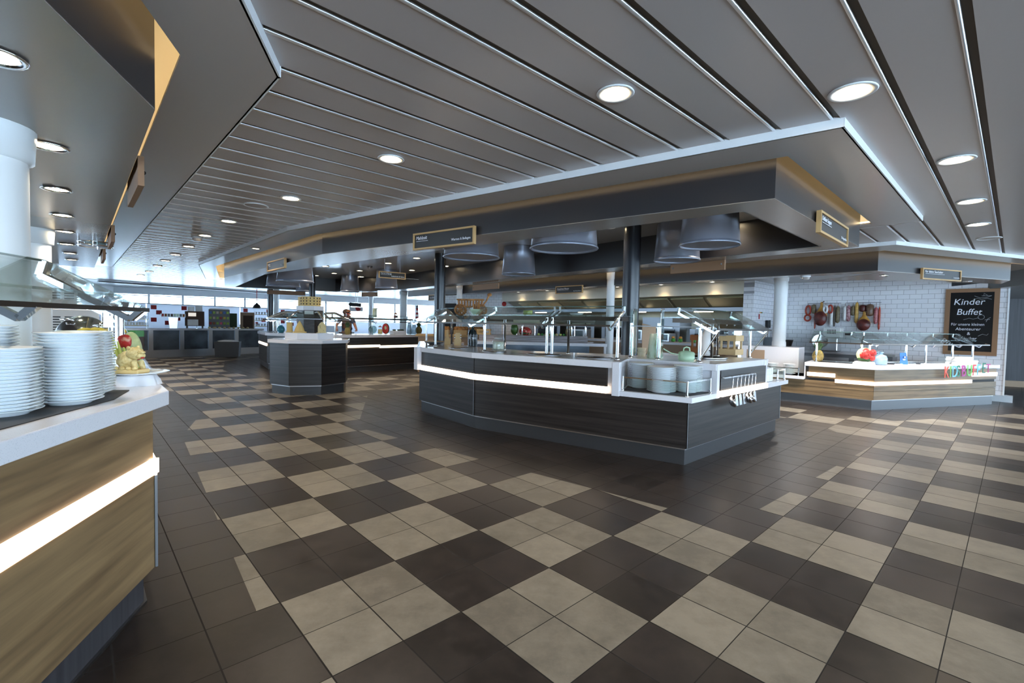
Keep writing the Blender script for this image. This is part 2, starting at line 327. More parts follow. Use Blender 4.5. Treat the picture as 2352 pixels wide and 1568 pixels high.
for k in range(-22, 84):
    a0 = 0.166 + 0.272 * k + 0.0165; a1 = a0 + 0.272 - 0.033
    for p in cut([gp(a0, -9), gp(a0, 21), gp(a1, 21), gp(a1, -9)], HOLES): pl.prism(p, Z_SLAT, Z_SLAT + 0.012)
    for p in cut([gp(a0 - .004, -9), gp(a0 - .004, 21), gp(a0, 21), gp(a0, -9)], HOLES):
        ts = [q[0] * EB.x + q[1] * EB.y for q in p]; b0, b1 = min(ts), max(ts); vs = []
        for j in range(7):      # rounded metal lip along the plank's edge
            w = j * math.pi / 10 - .15; aa = a0 + .008 - .011 * math.cos(w); zz = Z_SLAT + .006 - .009 * math.sin(w)
            vs += [(*gp(aa, b0), zz), (*gp(aa, b1), zz)]
        pl.add(vs, [[2 * j, 2 * j + 1, 2 * j + 3, 2 * j + 2] for j in range(6)], 2, True)
for p in cut([gp(-6, -9), gp(-6, 21), gp(23, 21), gp(23, -9)], HOLES): pl.prism(p, Z_SLAT + 0.012, Z_SLAT + 0.024, 1)
struct('ceiling', pl, ['ceiling_satin', 'ceiling_slot', 'aluminium'])
rf = M(); rf.box((-1, 10, 2.66), (44, 30, 0.08)); struct('ceiling_roof', rf, 'cove_cream')
def panel(name, T, H):
    m = M()
    for p in clip_sub(T, H): m.prism(p, Z_PAN, Z_PAN + 0.015)
    struct(name, m, 'panel_satin')
panel('ceiling_border', T_MAIN, H_MAIN); panel('ceiling_border_window', T_LEFT, H_LEFT); panel('ceiling_border_kitchen', T_KIDS, H_KIDS)
def trim_run(name, pts, closed=False):
    m = M(); n = len(pts)
    for i in range(n if closed else n - 1):
        a, b = pts[i], pts[(i + 1) % n]; L = math.hypot(b[0] - a[0], b[1] - a[1])
        m.box(((a[0] + b[0]) / 2, (a[1] + b[1]) / 2, (Z_PAN + 2.62) / 2), (L + 0.016, 0.016, 2.62 - Z_PAN), ang(a, b))
    struct(name, m, 'trim_white')
trim_run('trim_1', T_MAIN, True); trim_run('trim_2', T_LEFT[:3]); trim_run('trim_3', [T_KIDS[-1]] + T_KIDS[:3])
def cove(name, H, n0, n1, label):
    """warm light strip lying on the ceiling border just behind the opening's edge"""
    m = M()
    for i in range(n0, n1):
        a, b = H[i % len(H)], H[(i + 1) % len(H)]; a, b = off(a, b, -0.05 if AREA(H) > 0 else 0.05); L = math.hypot(b[0] - a[0], b[1] - a[1])
        m.box(((a[0] + b[0]) / 2, (a[1] + b[1]) / 2, Z_PAN + 0.027), (L, 0.02, 0.02), ang(a, b))
    mesh(name, m, 'cove_led', label=label, cat='light strip')
def AREA(p): return sum(p[i][0] * p[(i + 1) % len(p)][1] - p[(i + 1) % len(p)][0] * p[i][1] for i in range(len(p)))
cove('cove_light_strip', H_MAIN, 0, 7, 'warm hidden light strip around the grey canopy over the hot food island')
cove('cove_light_strip', H_LEFT, 0, 2, 'warm hidden light strip in the cove above the oak plate counter')
cove('cove_light_strip', H_KIDS, 0, 2, 'warm hidden light strip above the children buffet canopy')
cove('cove_light_strip', H_KIDS, 5, 6, 'warm hidden light strip along the beam in front of the kitchen')
def fascia(parent, name, pts, z0, z1, m, closed=True, t=0.02, sgn=None):
    mb = M(); n = len(pts)
    for i in range(n if closed else n - 1):
        a, b = pts[i], pts[(i + 1) % n]; a2, b2 = off(a, b, (t / 2) * (1 if AREA(pts) > 0 else -1) if sgn is None else sgn * t / 2); L = math.hypot(b[0] - a[0], b[1] - a[1])
        mb.box(((a2[0] + b2[0]) / 2, (a2[1] + b2[1]) / 2, (z0 + z1) / 2), (L, t, z1 - z0), ang(a, b))
    return mesh(name, mb, m, parent)
# ---- the three canopies
t = thing('ceiling_canopy', 'large charcoal canopy with steel drums above the hot food island', 'canopy', (0.5, 5.0, Z_SOF))
fascia(t, 'fascia', C_MAIN, Z_SOF, 2.615, 'canopy_grey')
m = M()
for p in clip_sub(C_MAIN, I_MAIN): m.prism(p, Z_SOF - 0.004, Z_SOF)
mesh('soffit', m, 'soffit_satin', t)
fascia(t, 'inner_fascia', I_MAIN, Z_SOF, 2.57, 'canopy_dark')
mesh('recess_ceiling', sheet(I_MAIN, 2.55, 2.57), 'recess_metal', t)
t = thing('ceiling_canopy', 'charcoal canopy with satin underside above the oak plate counter', 'canopy', (-2, 1.5, Z_SOF))
fascia(t, 'fascia', C_LEFT[:3] + [C_LEFT[3]], Z_SOF, 2.615, 'canopy_grey', closed=False, sgn=1)
mesh('soffit', sheet(C_LEFT, Z_SOF - 0.004, Z_SOF + 0.01), 'soffit_satin', t)
K0, K1 = (5.218, 6.746), (8.029, 7.606)
KB = (K0[0] + EA.x * 13, K0[1] + EA.y * 13)
t = thing('ceiling_canopy', 'blue-grey canopy beam wrapping the children buffet and running along the kitchen', 'canopy', (K0[0], K0[1], Z_SOF))
fascia(t, 'fascia', [KB, K0, K1, (K1[0] + 0.2, K1[1] + 1.2)], Z_SOF, 2.615, 'canopy_grey', closed=False, sgn=1)
a, b = off(KB, K0, 0.28)
m = M(); m.prism([KB, K0, b, a], Z_SOF - 0.004, Z_SOF); m.prism([K0, K1, (8.45, 8.15), (6.95, 8.05), (5.93, 7.95), (5.3, 8.3), b], Z_SOF - 0.006, Z_SOF)
mesh('soffit', m, 'soffit_satin', t)
fascia(t, 'inner_fascia', [a, b], Z_SOF, 2.5, 'canopy_light', closed=False, sgn=-1)
t = thing('ceiling_canopy', 'grey canopy end at the far right beyond the children buffet', 'canopy', (9.2, 8.5, Z_SOF))
fascia(t, 'fascia', [(9.9, 11.5), (8.95, 8.05), (12.5, 9.1)], Z_SOF, 2.615, 'canopy_light', closed=False, sgn=1)
mesh('soffit', sheet([(9.9, 11.5), (8.95, 8.05), (12.5, 9.1), (13, 12)], Z_SOF - .004, Z_SOF), 'soffit_satin', t)
mesh('kitchen_ceiling_sheet' if 0 else 'ceiling_kitchen', sheet([(5.3, 6.9), (16, 9.9), (16, 24), (-3, 24), (-3.9, 16.9)], 2.45, 2.47), 'panel_satin', kind='structure')
mesh('ceiling_window_side', sheet([(-13.9, 14.0), (-9.6, 21.3), (-5.5, 26.5), (-24, 20), (-20, 8)], 2.44, 2.46), 'trim_white', kind='structure')
m = M(); a, b = (-13.3, 15.05), (-9.4, 21.6); m.box(((a[0] + b[0]) / 2, (a[1] + b[1]) / 2, 2.40), (math.hypot(b[0] - a[0], b[1] - a[1]), 0.1, 0.06), ang(a, b)); struct('trim_4', m, 'steel_dark')

# ---- window wall at the back, dark wall at the right
def window_wall(no, a, b, zs, zt, posts, extra=0.03):
    L = math.hypot(b[0] - a[0], b[1] - a[1]); rz = ang(a, b); m = M()
    m.box((L / 2, 0, zs / 2), (L, 0.14, zs)); m.box((L / 2, 0, (zt + 2.62) / 2), (L, 0.14, 2.62 - zt))
    struct('wall_window_side' if no == 1 else 'wall_far_left', m, 'trim_white', loc=(a[0], a[1], 0), rz=rz)
    m = M()
    for p in posts: m.box((p, -0.01, (zs + zt) / 2), (0.07, 0.1, zt - zs))
    m.box((L / 2, -0.02, zt - 0.05), (L, 0.05, 0.03)); m.box((L / 2, -0.02, zs + 0.02), (L, 0.1, 0.04))
    f = mesh('window_%d' % no, m, 'trim_white', loc=(a[0], a[1], 0), rz=rz, kind='structure')
    m = M(); m.box((L / 2, 0.03, (zs + zt) / 2), (L, 0.008, zt - zs)); mesh('window_pane', m, 'glass_window', f, loc=(a[0], a[1], 0), rz=rz)
W0, W1 = (-15.6, 18.3), (-2.6, 26.4); _L = math.hypot(W1[0] - W0[0], W1[1] - W0[1])
window_wall(1, W0, W1, 1.0, 2.19, [i * 1.12 for i in range(int(_L / 1.12) + 1)])
window_wall(2, (-17.5, 4.0), W0, 0.9, 2.19, [i * 1.3 for i in range(12)])
WR0, WR1 = (11.3, 12.06), (17.5, 9.05); _l = math.hypot(WR1[0] - WR0[0], WR1[1] - WR0[1])
m = M(); m.box((_l / 2, 0.05, 1.31), (_l, 0.1, 2.6)); struct('wall_right', m, 'dark_laminate', loc=(*WR0, 0), rz=ang(WR0, WR1))
m = M(); m.box((_l / 2, -0.01, 0.075), (_l, 0.02, 0.15)); struct('baseboard_right', m, 'tan_board', loc=(*WR0, 0), rz=ang(WR0, WR1))
WE0, WE1 = (-2.95, 18.45), (-.41, 17.79); _l = math.hypot(WE1[0] - WE0[0], WE1[1] - WE0[1])
m = M(); m.box((_l / 2, 0.06, 1.31), (_l, 0.12, 2.6)); struct('wall_tiled_end', m, 'subway_tile', loc=(*WE0, 0), rz=ang(WE0, WE1))
m = M(); m.box((1.75, -.01, 1.0), (.8, .03, 2.0)); d_ = struct('door_1', m, 'steel', loc=(*WE0, 0), rz=ang(WE0, WE1)); m = M(); m.box((1.75, -.03, 1.55), (.5, .01, .3)); mesh('door_window', m, 'black_gloss', d_, loc=(*WE0, 0), rz=ang(WE0, WE1)); mesh('door_handle', M().tube([(2.08, -.03, 1.0), (2.08, -.07, 1.0), (1.98, -.07, 1.0)], .012), 'chrome', d_, loc=(*WE0, 0), rz=ang(WE0, WE1))
m = M(); m.box((.55, -.01, 1.05), (.6, .02, 2.0)); struct('door_2', m, 'dark_inside', loc=(*WE0, 0), rz=ang(WE0, WE1))
# tiled wall behind the children buffet, and the kitchen's tiled return
TW0, TW1 = (6.62, 12.0), (9.45, 8.97)
m = M(); L = math.hypot(TW1[0] - TW0[0], TW1[1] - TW0[1]); m.box((L / 2, 0.06, 1.25), (L, 0.12, 2.5)); struct('wall_tiled', m, 'subway_tile', loc=(TW0[0], TW0[1], 0), rz=ang(TW0, TW1))
m = M(); m.box((L + 0.012, 0.05, 1.2), (0.024, 0.16, 2.4)); m.box((L + 0.0, 0.0, 0.06), (0.28, 0.2, 0.12)); struct('trim_5', m, 'trim_white', loc=(TW0[0], TW0[1], 0), rz=ang(TW0, TW1))
TR0 = (5.74, 11.18); m = M(); m.box((0.6, 0.12, 1.25), (1.2, 0.24, 2.5)); struct('wall_kitchen_return', m, 'subway_tile', loc=(TR0[0], TR0[1], 0), rz=YAW)
m = M(); m.box((0.12, -0.006, 1.07), (0.24, 0.012, 2.14)); struct('wall_kitchen_pier', m, 'subway_tile', loc=(TR0[0] + EA.x * .24, TR0[1] + EA.y * .24, 0), rz=YAW - math.pi / 2)
# kitchen bulkhead, back wall
KA = 4.5; KBk = 13.3; m = M(); L = KBk - KA; p0 = gp(KBk, 11.82)
m.box((L / 2, 0.1, 2.33), (L, 0.2, 0.38)); struct('wall_kitchen_bulkhead', m, 'bulk_white', loc=(p0[0], p0[1], 0), rz=YAW - math.pi / 2)
m = M(); p1 = gp(KBk + 3, 15.0); m.box(((L + 3) / 2, 0.05, 1.2), (L + 3, 0.1, 2.4)); struct('wall_kitchen_back', m, 'steel_olive', loc=(p1[0], p1[1], 0), rz=YAW - math.pi / 2)
p2 = gp(KBk, 11.82); m = M(); m.box((1.6, 0.1, 1.25), (3.2, 0.2, 2.5)); struct('wall_kitchen_end', m, 'subway_tile', loc=(p2[0], p2[1], 0), rz=YAW)
# ================================================================ columns
def column(x, y, r, z0, z1, m, cap=0.0, label=None):
    b = M(); b.lathe([(r, z0), (r, z1)], seg=28)
    if cap: b.lathe([(r, z1 - 0.16), (r + cap, z1 - 0.15), (r + cap * 1.5, z1)], seg=28); b.lathe([(r + cap * .7, z0), (r + cap * .7, z0 + .08), (r, z0 + .1)], seg=28)
    return struct('column', b, m, loc=(x, y, 0))
column(1.48, 5.9, 0.105, 0.9, 2.55, 'column_black'); column(-1.34, 8.6, 0.10, 0, 2.55, 'column_black')
column(-5.6, 13.1, 0.085, 0, 2.55, 'column_black'); column(-7.9, 15.3, 0.095, 0, 2.4, 'column_black')
column(-2.46, 2.17, 0.165, 0, Z_SOF, 'column_white', 0.02); column(-4.92, 4.78, 0.165, 0, Z_SOF, 'column_white', 0.02); column(-7.9, 7.9, 0.165, 0, Z_SOF, 'column_white', 0.02)
column(2.1, 10.1, 0.085, 0, 2.45, 'column_white', 0.008); column(-1.58, 13.9, 0.085, 0, 2.45, 'column_white', 0.008)
column(-4.1, 17.6, 0.13, 0, 2.45, 'column_white', 0.02); column(-9.6, 19.0, 0.13, 0, 2.45, 'column_white', 0.01)
column(5.56, 9.75, 0.125, 0.955, 2.45, 'column_white', 0.01); column(-6.5, 21.5, 0.1, 0, 2.45, 'column_white', 0.01)

# ================================================================ lamps
def lamp(kind, x, y, z, r, label, group, energy=0, color=(1, .88, .72), blend=1.0, size=130):
    t = thing('ceiling_downlight', label, 'ceiling lamp', (x, y, z), 0, group)
    ring = 'chrome' if kind == 'chrome' else 'trim_white'
    mesh('trim_ring', M().lathe([(r, 0), (r * 1.32, -0.004), (r * 1.36, -0.008), (r * 1.3, -0.012), (r, -0.009), (r * .98, 0)], seg=28), ring, t, loc=(x, y, z))
    mesh('diffuser', M().lathe([(r * .99, -0.004), (r * .6, -0.005), (0, -0.0055)], seg=28), 'lamp_warm' if kind != 'small' else 'lamp_cool', t, loc=(x, y, z))
    if energy:
        l = bpy.data.lights.new('downlight', 'SPOT'); l.energy = energy; l.color = color; l.spot_size = math.radians(size); l.spot_blend = blend; l.shadow_soft_size = r * .8
        o = bpy.data.objects.new('downlight', l); COL.objects.link(o); o.location = (x, y, z - 0.03); o.parent = t; o.matrix_parent_inverse = WM[t].inverted()
    return t
NTH = ['nearest', 'second', 'third', 'fourth', 'fifth', 'sixth', 'seventh', 'eighth', 'ninth', 'tenth', 'eleventh', 'twelfth', 'thirteenth', 'fourteenth']
EN = 24
for i, (x, y) in enumerate([(0.484, 2.352), (-0.879, 3.346), (-2.12, 4.477), (-3.381, 5.586), (-4.314, 6.584), (-5.257, 7.614), (-6.209, 8.644), (-7.104, 9.605), (-8.028, 10.613), (-9.27, 11.976), (-10.3, 13.0)]):
    lamp('white', x, y, Z_SLAT, 0.068, '%s lit round downlight in the row along the slatted aisle ceiling' % NTH[i], 'aisle downlights', EN * (1 if i < 6 else 2.2))
for i, (x, y) in enumerate([(1.608, 2.29), (2.916, 3.146), (3.966, 4.119), (4.876, 4.973)]):
    lamp('white', x, y, Z_SLAT, 0.075, '%s lit downlight in the slats outside the black island canopy corner' % NTH[i], 'side aisle downlights', EN)
for i, (x, y) in enumerate([(-1.75, 1.60), (-2.399, 2.435), (-3.156, 3.259), (-3.919, 4.094), (-4.653, 4.891), (-5.456, 5.748), (-6.206, 6.581), (-6.9, 7.35)]):
    lamp('chrome', x, y, Z_SOF - .004, 0.062, '%s chrome ringed downlight under the canopy above the plate counter' % NTH[i], 'chrome downlights', EN * .5)
for i, (x, y) in enumerate([(1.204, 5.97), (2.5, 5.5), (-0.42, 9.1), (-1.5, 10.4), (-1.894, 9.19), (-2.687, 10.1), (-2.45, 11.36), (-3.02, 9.0), (-3.98, 9.95), (-4.352, 10.9), (-3.82, 11.69), (-4.75, 12.47), (-5.54, 13.2), (-4.3, 13.3)]):
    lamp('white', x, y, 2.55, 0.06, '%s small downlight in the shiny recess of the island canopy' % NTH[i], 'canopy recess downlights', EN * .6)
lamp('chrome', -4.034, 7.367, Z_PAN, 0.05, 'single small chrome spot in the border panel beside the octagonal stand', None, 8)
for i, (x, y) in enumerate([(4.818, 7.79), (5.69, 7.231), (7.55, 7.82)]):
    lamp('chrome', x, y, Z_SOF - .006, 0.045, '%s small spot in the soffit over the children buffet counting from the white column' % ['first', 'second', 'third'][i], 'children buffet spots', 110, (1, .93, .85), 1.0, 150)
for i, b in enumerate([5.2, 6.6, 8.0, 9.4, 10.8, 12.2]):
    x, y = gp(b, 11.62); lamp('small', x, y, 2.45, 0.05, '%s small spot grazing the cream bulkhead of the open kitchen, from its tiled pier' % NTH[i].replace('nearest', 'first'), 'bulkhead spots', 10, (1, .76, .42), 1.0, 110)
def detector(x, y, z, r, label, m='trim_white'):
    t = thing('smoke_detector', label, 'detector', (x, y, z))
    mesh('base', M().lathe([(r, 0), (r * 1.05, -.012), (r * .95, -.02)], seg=24), m, t, loc=(x, y, z))
    mesh('head', M().lathe([(r * .8, -.02), (r * .75, -.05), (r * .45, -.062), (0, -.063)], seg=24), 'panel_satin', t, loc=(x, y, z))
detector(-4.53, 6.743, Z_SLAT, 0.07, 'round white smoke detector between downlights on the slatted aisle ceiling')
detector(-3.28, 10.75, 2.55, 0.06, 'dark round detector on the shiny canopy recess', 'steel_dark')
detector(4.70, 7.55, Z_SOF - .006, 0.06, 'white detector on the soffit beside the white column')
def speaker(x, y, label):
    t = thing('ceiling_speaker', label, 'speaker', (x, y, Z_SLAT)); mesh('rim', M().lathe([(.11, 0), (.118, -.006), (.104, -.01), (.1, -.004)], seg=28), 'trim_white', t, loc=(x, y, Z_SLAT))
    mesh('grille', M().lathe([(.103, -.005), (.05, -.007), (0, -.0075)], seg=28), 'ceiling_satin', t, loc=(x, y, Z_SLAT))
speaker(-2.624, 4.796, 'flat round speaker grille in the slatted ceiling left of a downlight'); speaker(5.72, 5.69, 'flat round speaker grille in the slats near the children buffet')
def ring_light(x, y, z, label):
    t = thing('ring_light', label, 'ceiling lamp', (x, y, z))
    for q in (0.035, 0.075): mesh('ring', M().lathe([(.15, -q), (.16, -q - .008), (.15, -q - .014), (.135, -q - .008)], seg=28), 'chrome', t, loc=(x, y, z))
    for k in range(4): mesh('post', M().tube([(.145 * math.cos(k * 1.57 + .6), .145 * math.sin(k * 1.57 + .6), 0), (.145 * math.cos(k * 1.57 + .6), .145 * math.sin(k * 1.57 + .6), -.1)], .009), 'chrome', t, loc=(x, y, z))
    mesh('bowl', M().lathe([(.1, -.03), (.09, -.07), (0, -.08)], seg=24), 'glass_smoke', t, loc=(x, y, z))
ring_light(-4.75, 5.35, Z_SOF - .004, 'nearer chrome ring fitting hanging under the plate counter canopy'); ring_light(-6.85, 6.75, Z_SOF - .004, 'farther chrome ring fitting hanging under the plate counter canopy')
# drum shaped hoods
def drum(x, y, zb, zt, r, label):
    t = thing('drum_hood', label, 'drum lamp', (x, y, zb), 0, 'steel drums under the island canopy')
    mesh('shade', M().lathe([(r * .87, zt - zb), (r * .965, .02), (r * .955, .02), (r * .86, zt - zb - .01)], seg=48), 'drum_grey', t, loc=(x, y, zb))
    mesh('rim', M().lathe([(r * .955, .035), (r * .985, .02), (r, .008), (r * .985, 0), (r * .95, .004), (r * .94, .02)], seg=48), 'drum_grey', t, loc=(x, y, zb))
DZ, DT = 2.10, 2.548
drum(-0.52, 5.8, DZ, DT, 0.35, 'broad grey steel drum hood behind the framed Mahlzeit sign'); drum(0.086, 7.68, DZ, DT, 0.279, 'slim grey steel drum hood hanging between the two broad ones')
drum(0.53, 5.0, DZ, DT, 0.363, 'broadest grey steel drum hood left of the near black column'); drum(2.0, 5.85, DZ, DT, 0.277, 'grey steel drum hood just right of the near black column') if 0 else drum(1.98, 5.72, DZ, DT, 0.272, 'grey steel drum hood just right of the near black column')
drum(1.917, 4.63, DZ, DT, 0.284, 'grey steel drum hood nearest the canopy corner'); drum(-4.66, 10.05, DZ, DT, 0.374, 'grey steel drum hood above the octagonal cheese stand')
drum(-5.67, 11.6, DZ, DT, 0.39, 'grey steel drum hood half hidden behind the one over the cheese stand'); drum(-4.55, 13.1, DZ, DT, 0.255, 'grey steel drum hood above the antipasti counter, alone')
drum(-3.1, 11.5, DZ, DT, 0.267, 'grey steel drum hood under the Aufschnitt sign'); drum(-5.95, 13.3, DZ, DT, 0.187, 'small grey steel drum hood right behind the cheese stand')

# ================================================================ counters
def miter(pts, d):
    out = []; n = len(pts)
    for i in range(n):
        if i == 0: a, b = off(pts[0], pts[1], d); out.append(a); continue
        if i == n - 1: a, b = off(pts[-2], pts[-1], d); out.append(b); continue
        a, b = off(pts[i - 1], pts[i], d); c, e = off(pts[i], pts[i + 1], d)
        r = Vector((b[0] - a[0], b[1] - a[1])); s = Vector((e[0] - c[0], e[1] - c[1])); cr = r.x * s.y - r.y * s.x
        if abs(cr) < 1e-6: out.append(b); continue
        u = ((c[0] - a[0]) * s.y - (c[1] - a[1]) * s.x) / cr; out.append((a[0] + r.x * u, a[1] + r.y * u))
    return out
def band(pts, o, i): return miter(pts, -o) + miter(pts, i)[::-1]       # closed strip from o outside to i inside of a front line
def run(parent, name, a, b, o, z0, z1, th, m, trim=(0, 0), bev=0, **kw):
    """upright board along a front line, its face o outside the line"""
    p, q = off(a, b, -o + th / 2); L = math.hypot(q[0] - p[0], q[1] - p[1]); mb = M()
    mb.box(((L + trim[0] - trim[1]) / 2, 0, (z1 - z0) / 2), (L - trim[0] - trim[1], th, z1 - z0))
    return mesh(name, mb, m, parent, loc=(p[0], p[1], z0), rz=ang(p, q), bevel=bev, **kw)
# ---- main island
L_, M_, K_, R_ = (-1.309, 6.831), (-0.432, 5.761), (1.648, 4.378), (3.408, 5.983)
R2_ = (R_[0] + EA.x * 2.2, R_[1] + EA.y * 2.2); LL_ = (-1.66, 8.8)
N1, N2, N3, N4 = (1.02, 4.722), (1.09, 4.676), (1.33, 5.30), (2.04, 4.652); E1 = (3.074, 5.597); E2 = (E1[0] + EA.x * 1.6, E1[1] + EA.y * 1.6)
isl = thing('buffet_counter', 'black wood hot food island with white worktop, plate niche and glowing strip', 'buffet counter', (0.6, 5.4, 0))
pl_out = miter([LL_, L_, M_, K_, R_, R2_], 0.0)
mesh('plinth', M().prism(band([LL_, L_, M_, K_, R_, R2_], 0.0, 0.7), 0, 0.16), 'plinth_dark', isl)
mesh('plinth_edge', M().prism(band([LL_, L_, M_, K_, R_, R2_], 0.008, 0.0), 0.145, 0.16), 'steel', isl, label='thin metal edge above the plinth')
mesh('lower_body', M().prism(band([LL_, L_, M_, K_, R_, R2_], 0.015, 0.72), 0.16, 0.60), 'dark_inside', isl)
inner = [(E1[0] + EA.x * 1.6 - EB.x * .8, E1[1] + EA.y * 1.6 - EB.y * .8), (2.3, 6.05), (1.7, 5.85), (0.2, 6.35), (-0.45, 7.1), (-0.85, 7.7), (-0.9, 8.8)]
upper = [(-1.36, 6.80), (-0.445, 5.735)] + [N1, N2, N3, N4, E1, E2] + inner
def grow(poly, idx, d): return poly
mesh('upper_body', M().prism([(-1.66, 8.8), (-1.32, 6.82), (-0.43, 5.775), (1.05, 4.79), (1.12, 4.76), (1.34, 5.34), (2.06, 4.70), (3.04, 5.61), E2] + inner, 0.60, 0.872), 'white_solid', isl)
mesh('worktop', M().prism([(-1.75, 8.8), (-1.392, 6.838), (-0.488, 5.726), N1, N2, N3, N4, E1, E2] + inner, 0.872, 0.94), 'white_solid', isl, bevel=0.004)
run(isl, 'front_panel', L_, M_, 0.04, 0.165, 0.605, 0.025, 'wenge', (0.0, 0.0)); run(isl, 'front_panel', L_, M_, 0.04, 0.68, 0.872, 0.025, 'wenge')
run(isl, 'front_panel', M_, K_, 0.04, 0.165, 0.605, 0.025, 'wenge', (0.004, -0.02)); run(isl, 'front_panel', M_, (1.02, 4.795), 0.045, 0.68, 0.872, 0.025, 'wenge', (0.004, 0.02))
run(isl, 'front_panel', K_, R_, 0.04, 0.165, 0.605, 0.025, 'wenge', (-0.02, -0.02)); run(isl, 'front_panel', (2.06, 4.752), (2.95, 5.564), 0.075, 0.66, 0.872, 0.025, 'wenge')
run(isl, 'light_strip', L_, M_, 0.052, 0.610, 0.676, 0.03, 'led_warm', (0, -0.01)); run(isl, 'light_strip', M_, (1.0, 4.81), 0.052, 0.610, 0.676, 0.03, 'led_warm', (-0.012, 0.0))
run(isl, 'light_strip', (2.05, 4.744), (2.96, 5.574), 0.10, 0.610, 0.668, 0.03, 'led_warm')
mb = M(); mb.box((0, 0, 0.43), (0.006, 0.008, 0.53)); p, q = off(M_, K_, -0.05); mesh('seam_strip', mb, 'plinth_light', isl, loc=(p[0], p[1], 0), label='thin metal strip at the bend')
mb = M(); mb.box((0, 0, 0.38), (0.005, 0.005, 0.43)); mesh('corner_strip', mb, 'plinth_light', isl, loc=(1.652, 4.327, 0)); mb = M(); mb.box((0, 0, .38), (.005, .005, .43)); mesh('corner_strip', mb, 'plinth_light', isl, loc=(3.44, 5.955, 0))
mb = M(); mb.box((0, -0.005, 0.775), (0.10, 0.12, 0.33)); mesh('end_frame', mb, 'white_solid', isl, loc=(-1.34, 6.80, 0), rz=ang(L_, M_), bevel=.004)
# niche for plates at the corner
tip = (1.668, 4.292)
mesh('niche_shelf', M().prism([N1, tip, (2.105, 4.695), (2.06, 4.74), N3, N2], 0.60, 0.65), 'white_solid', isl, bevel=.004)
mb = M(); mb.box((0.04, 0.02, 0.765), (0.078, 0.06, 0.34)); mesh('niche_frame', mb, 'white_solid', isl, loc=(N1[0], N1[1], 0), rz=ang(M_, K_), bevel=.004)
mb = M(); mb.box((0.03, 0.02, 0.765), (0.06, 0.06, 0.34)); mesh('niche_frame', mb, 'white_solid', isl, loc=(2.045, 4.655, 0), rz=YAW, bevel=.004)
mb = M(); mb.box((0.0, 0.03, 0.765), (0.09, 0.08, 0.34)); mesh('niche_frame', mb, 'white_solid', isl, loc=(3.0, 5.53, 0), rz=YAW, bevel=.004)
mesh('niche_mat', M().prism([(1.14, 4.72), (1.64, 4.37), (2.0, 4.665), (1.335, 5.25)], 0.65, 0.654), 'black_mat', isl)
# rail around the niche
def glass_rail(parent, pts, z0, h, name='guard_rail'):
    m = M(); g = M()
    for p in pts: m.lathe([(.011, z0), (.011, z0 + h + .012)], c=(p[0], p[1], 0), seg=12); m.lathe([(.018, z0), (.018, z0 + .008), (.012, z0 + .012)], c=(p[0], p[1], 0), seg=12)
    for a, b in zip(pts[:-1], pts[1:]):
        L = math.hypot(b[0] - a[0], b[1] - a[1]); g.box(((a[0] + b[0]) / 2, (a[1] + b[1]) / 2, z0 + h / 2 + .02), (L, .006, h - .02), ang(a, b)); m.bar((a[0], a[1], z0 + h), (b[0], b[1], z0 + h), .012, .012)
    o = mesh(name, m, 'chrome', parent); mesh('glass_panel', g, 'glass_clear', o); return o
glass_rail(isl, [(1.13, 4.725), (1.652, 4.37), (2.0, 4.68)], 0.65, 0.135)
# napkin shelf at the right end
mesh('napkin_shelf', M().prism([(2.93, 5.43), (3.58, 6.03), (3.2, 6.4), (2.75, 5.95)], 0.60, 0.65), 'white_solid', isl, bevel=.004)
glass_rail(isl, [(3.33, 5.84), (3.52, 6.02), (3.2, 6.33)], 0.65, 0.135)

# ---- stacks of plates
def plate_mesh(r):
    return M().lathe([(0, 0.004), (r * .55, 0.002), (r * .58, 0), (r * .62, 0.0), (r * .63, .004), (r * .985, .0175), (r, .019), (r * .995, .0205), (r * .96, .0195), (r * .66, .008), (r * .6, .0065), (0, .0065)], seg=40)
plate0 = None
def stack(x, y, z, n, r, dz, label, toplabel, group, proto={}):
    rn = random.Random(int(abs(x * 1000)))
    for k in range(n):
        q = (x + rn.uniform(-.002, .002), y + rn.uniform(-.002, .002), z + k * dz)
        if r not in proto: proto[r] = mesh('dinner_plate', plate_mesh(r), 'plate_china', loc=q, cat='plate'); o = proto[r]
        else: o = proto[r].copy(); COL.objects.link(o); o.location = q
        o['label'] = toplabel if k == n - 1 else label; o['group'] = group
for x, y, n, w in ((1.375, 4.96, 25, 'rear left'), (1.49, 4.63, 24, 'foremost'), (1.775, 4.70, 25, 'right')):
    stack(x, y, 0.654, n, 0.14, 0.0102, 'white plate inside the %s of three stacks in the island corner niche' % w, 'topmost white plate on the %s stack in the island corner niche' % w, '%s plate stack in the island niche' % w)

# ---- oak plate counter in the foreground
C0 = (-1.647, 2.078); CF = (C0[0] + .2426 * 5.2, C0[1] - .970 * 5.2); CB = (C0[0] + EA.x * 3.5, C0[1] + EA.y * 3.5)
path = [CF, C0, CB]      # walked so that the aisle lies on the right hand side
oakc = thing('buffet_counter', 'oak fronted plate counter with white top and glowing strip in the left foreground', 'buffet counter', (-2.0, 1.5, 0))
mesh('plinth', M().prism(band(path, 0.0, 0.3), 0, 0.16), 'dark_laminate', oakc); mesh('plinth_edge', M().prism(band(path, 0.012, 0), 0.0, 0.012), 'steel_dark', oakc)
ein = lambda s, d: (C0[0] + EA.x * s - EB.x * d, C0[1] + EA.y * s - EB.y * d)
oin = [ein(3.5, .6), ein(1.2, .6), ein(1.15, .33), ein(.2, .33), (-2.2, 1.75), (CF[0] - .97 * .8, CF[1] - .2426 * .8)]
mesh('body', M().prism(miter(path, -.02) + oin, 0.16, 0.90), 'dark_inside', oakc); mesh('worktop', M().prism(miter(path, -.095) + oin, 0.90, 0.965), 'white_solid', oakc, bevel=.004)
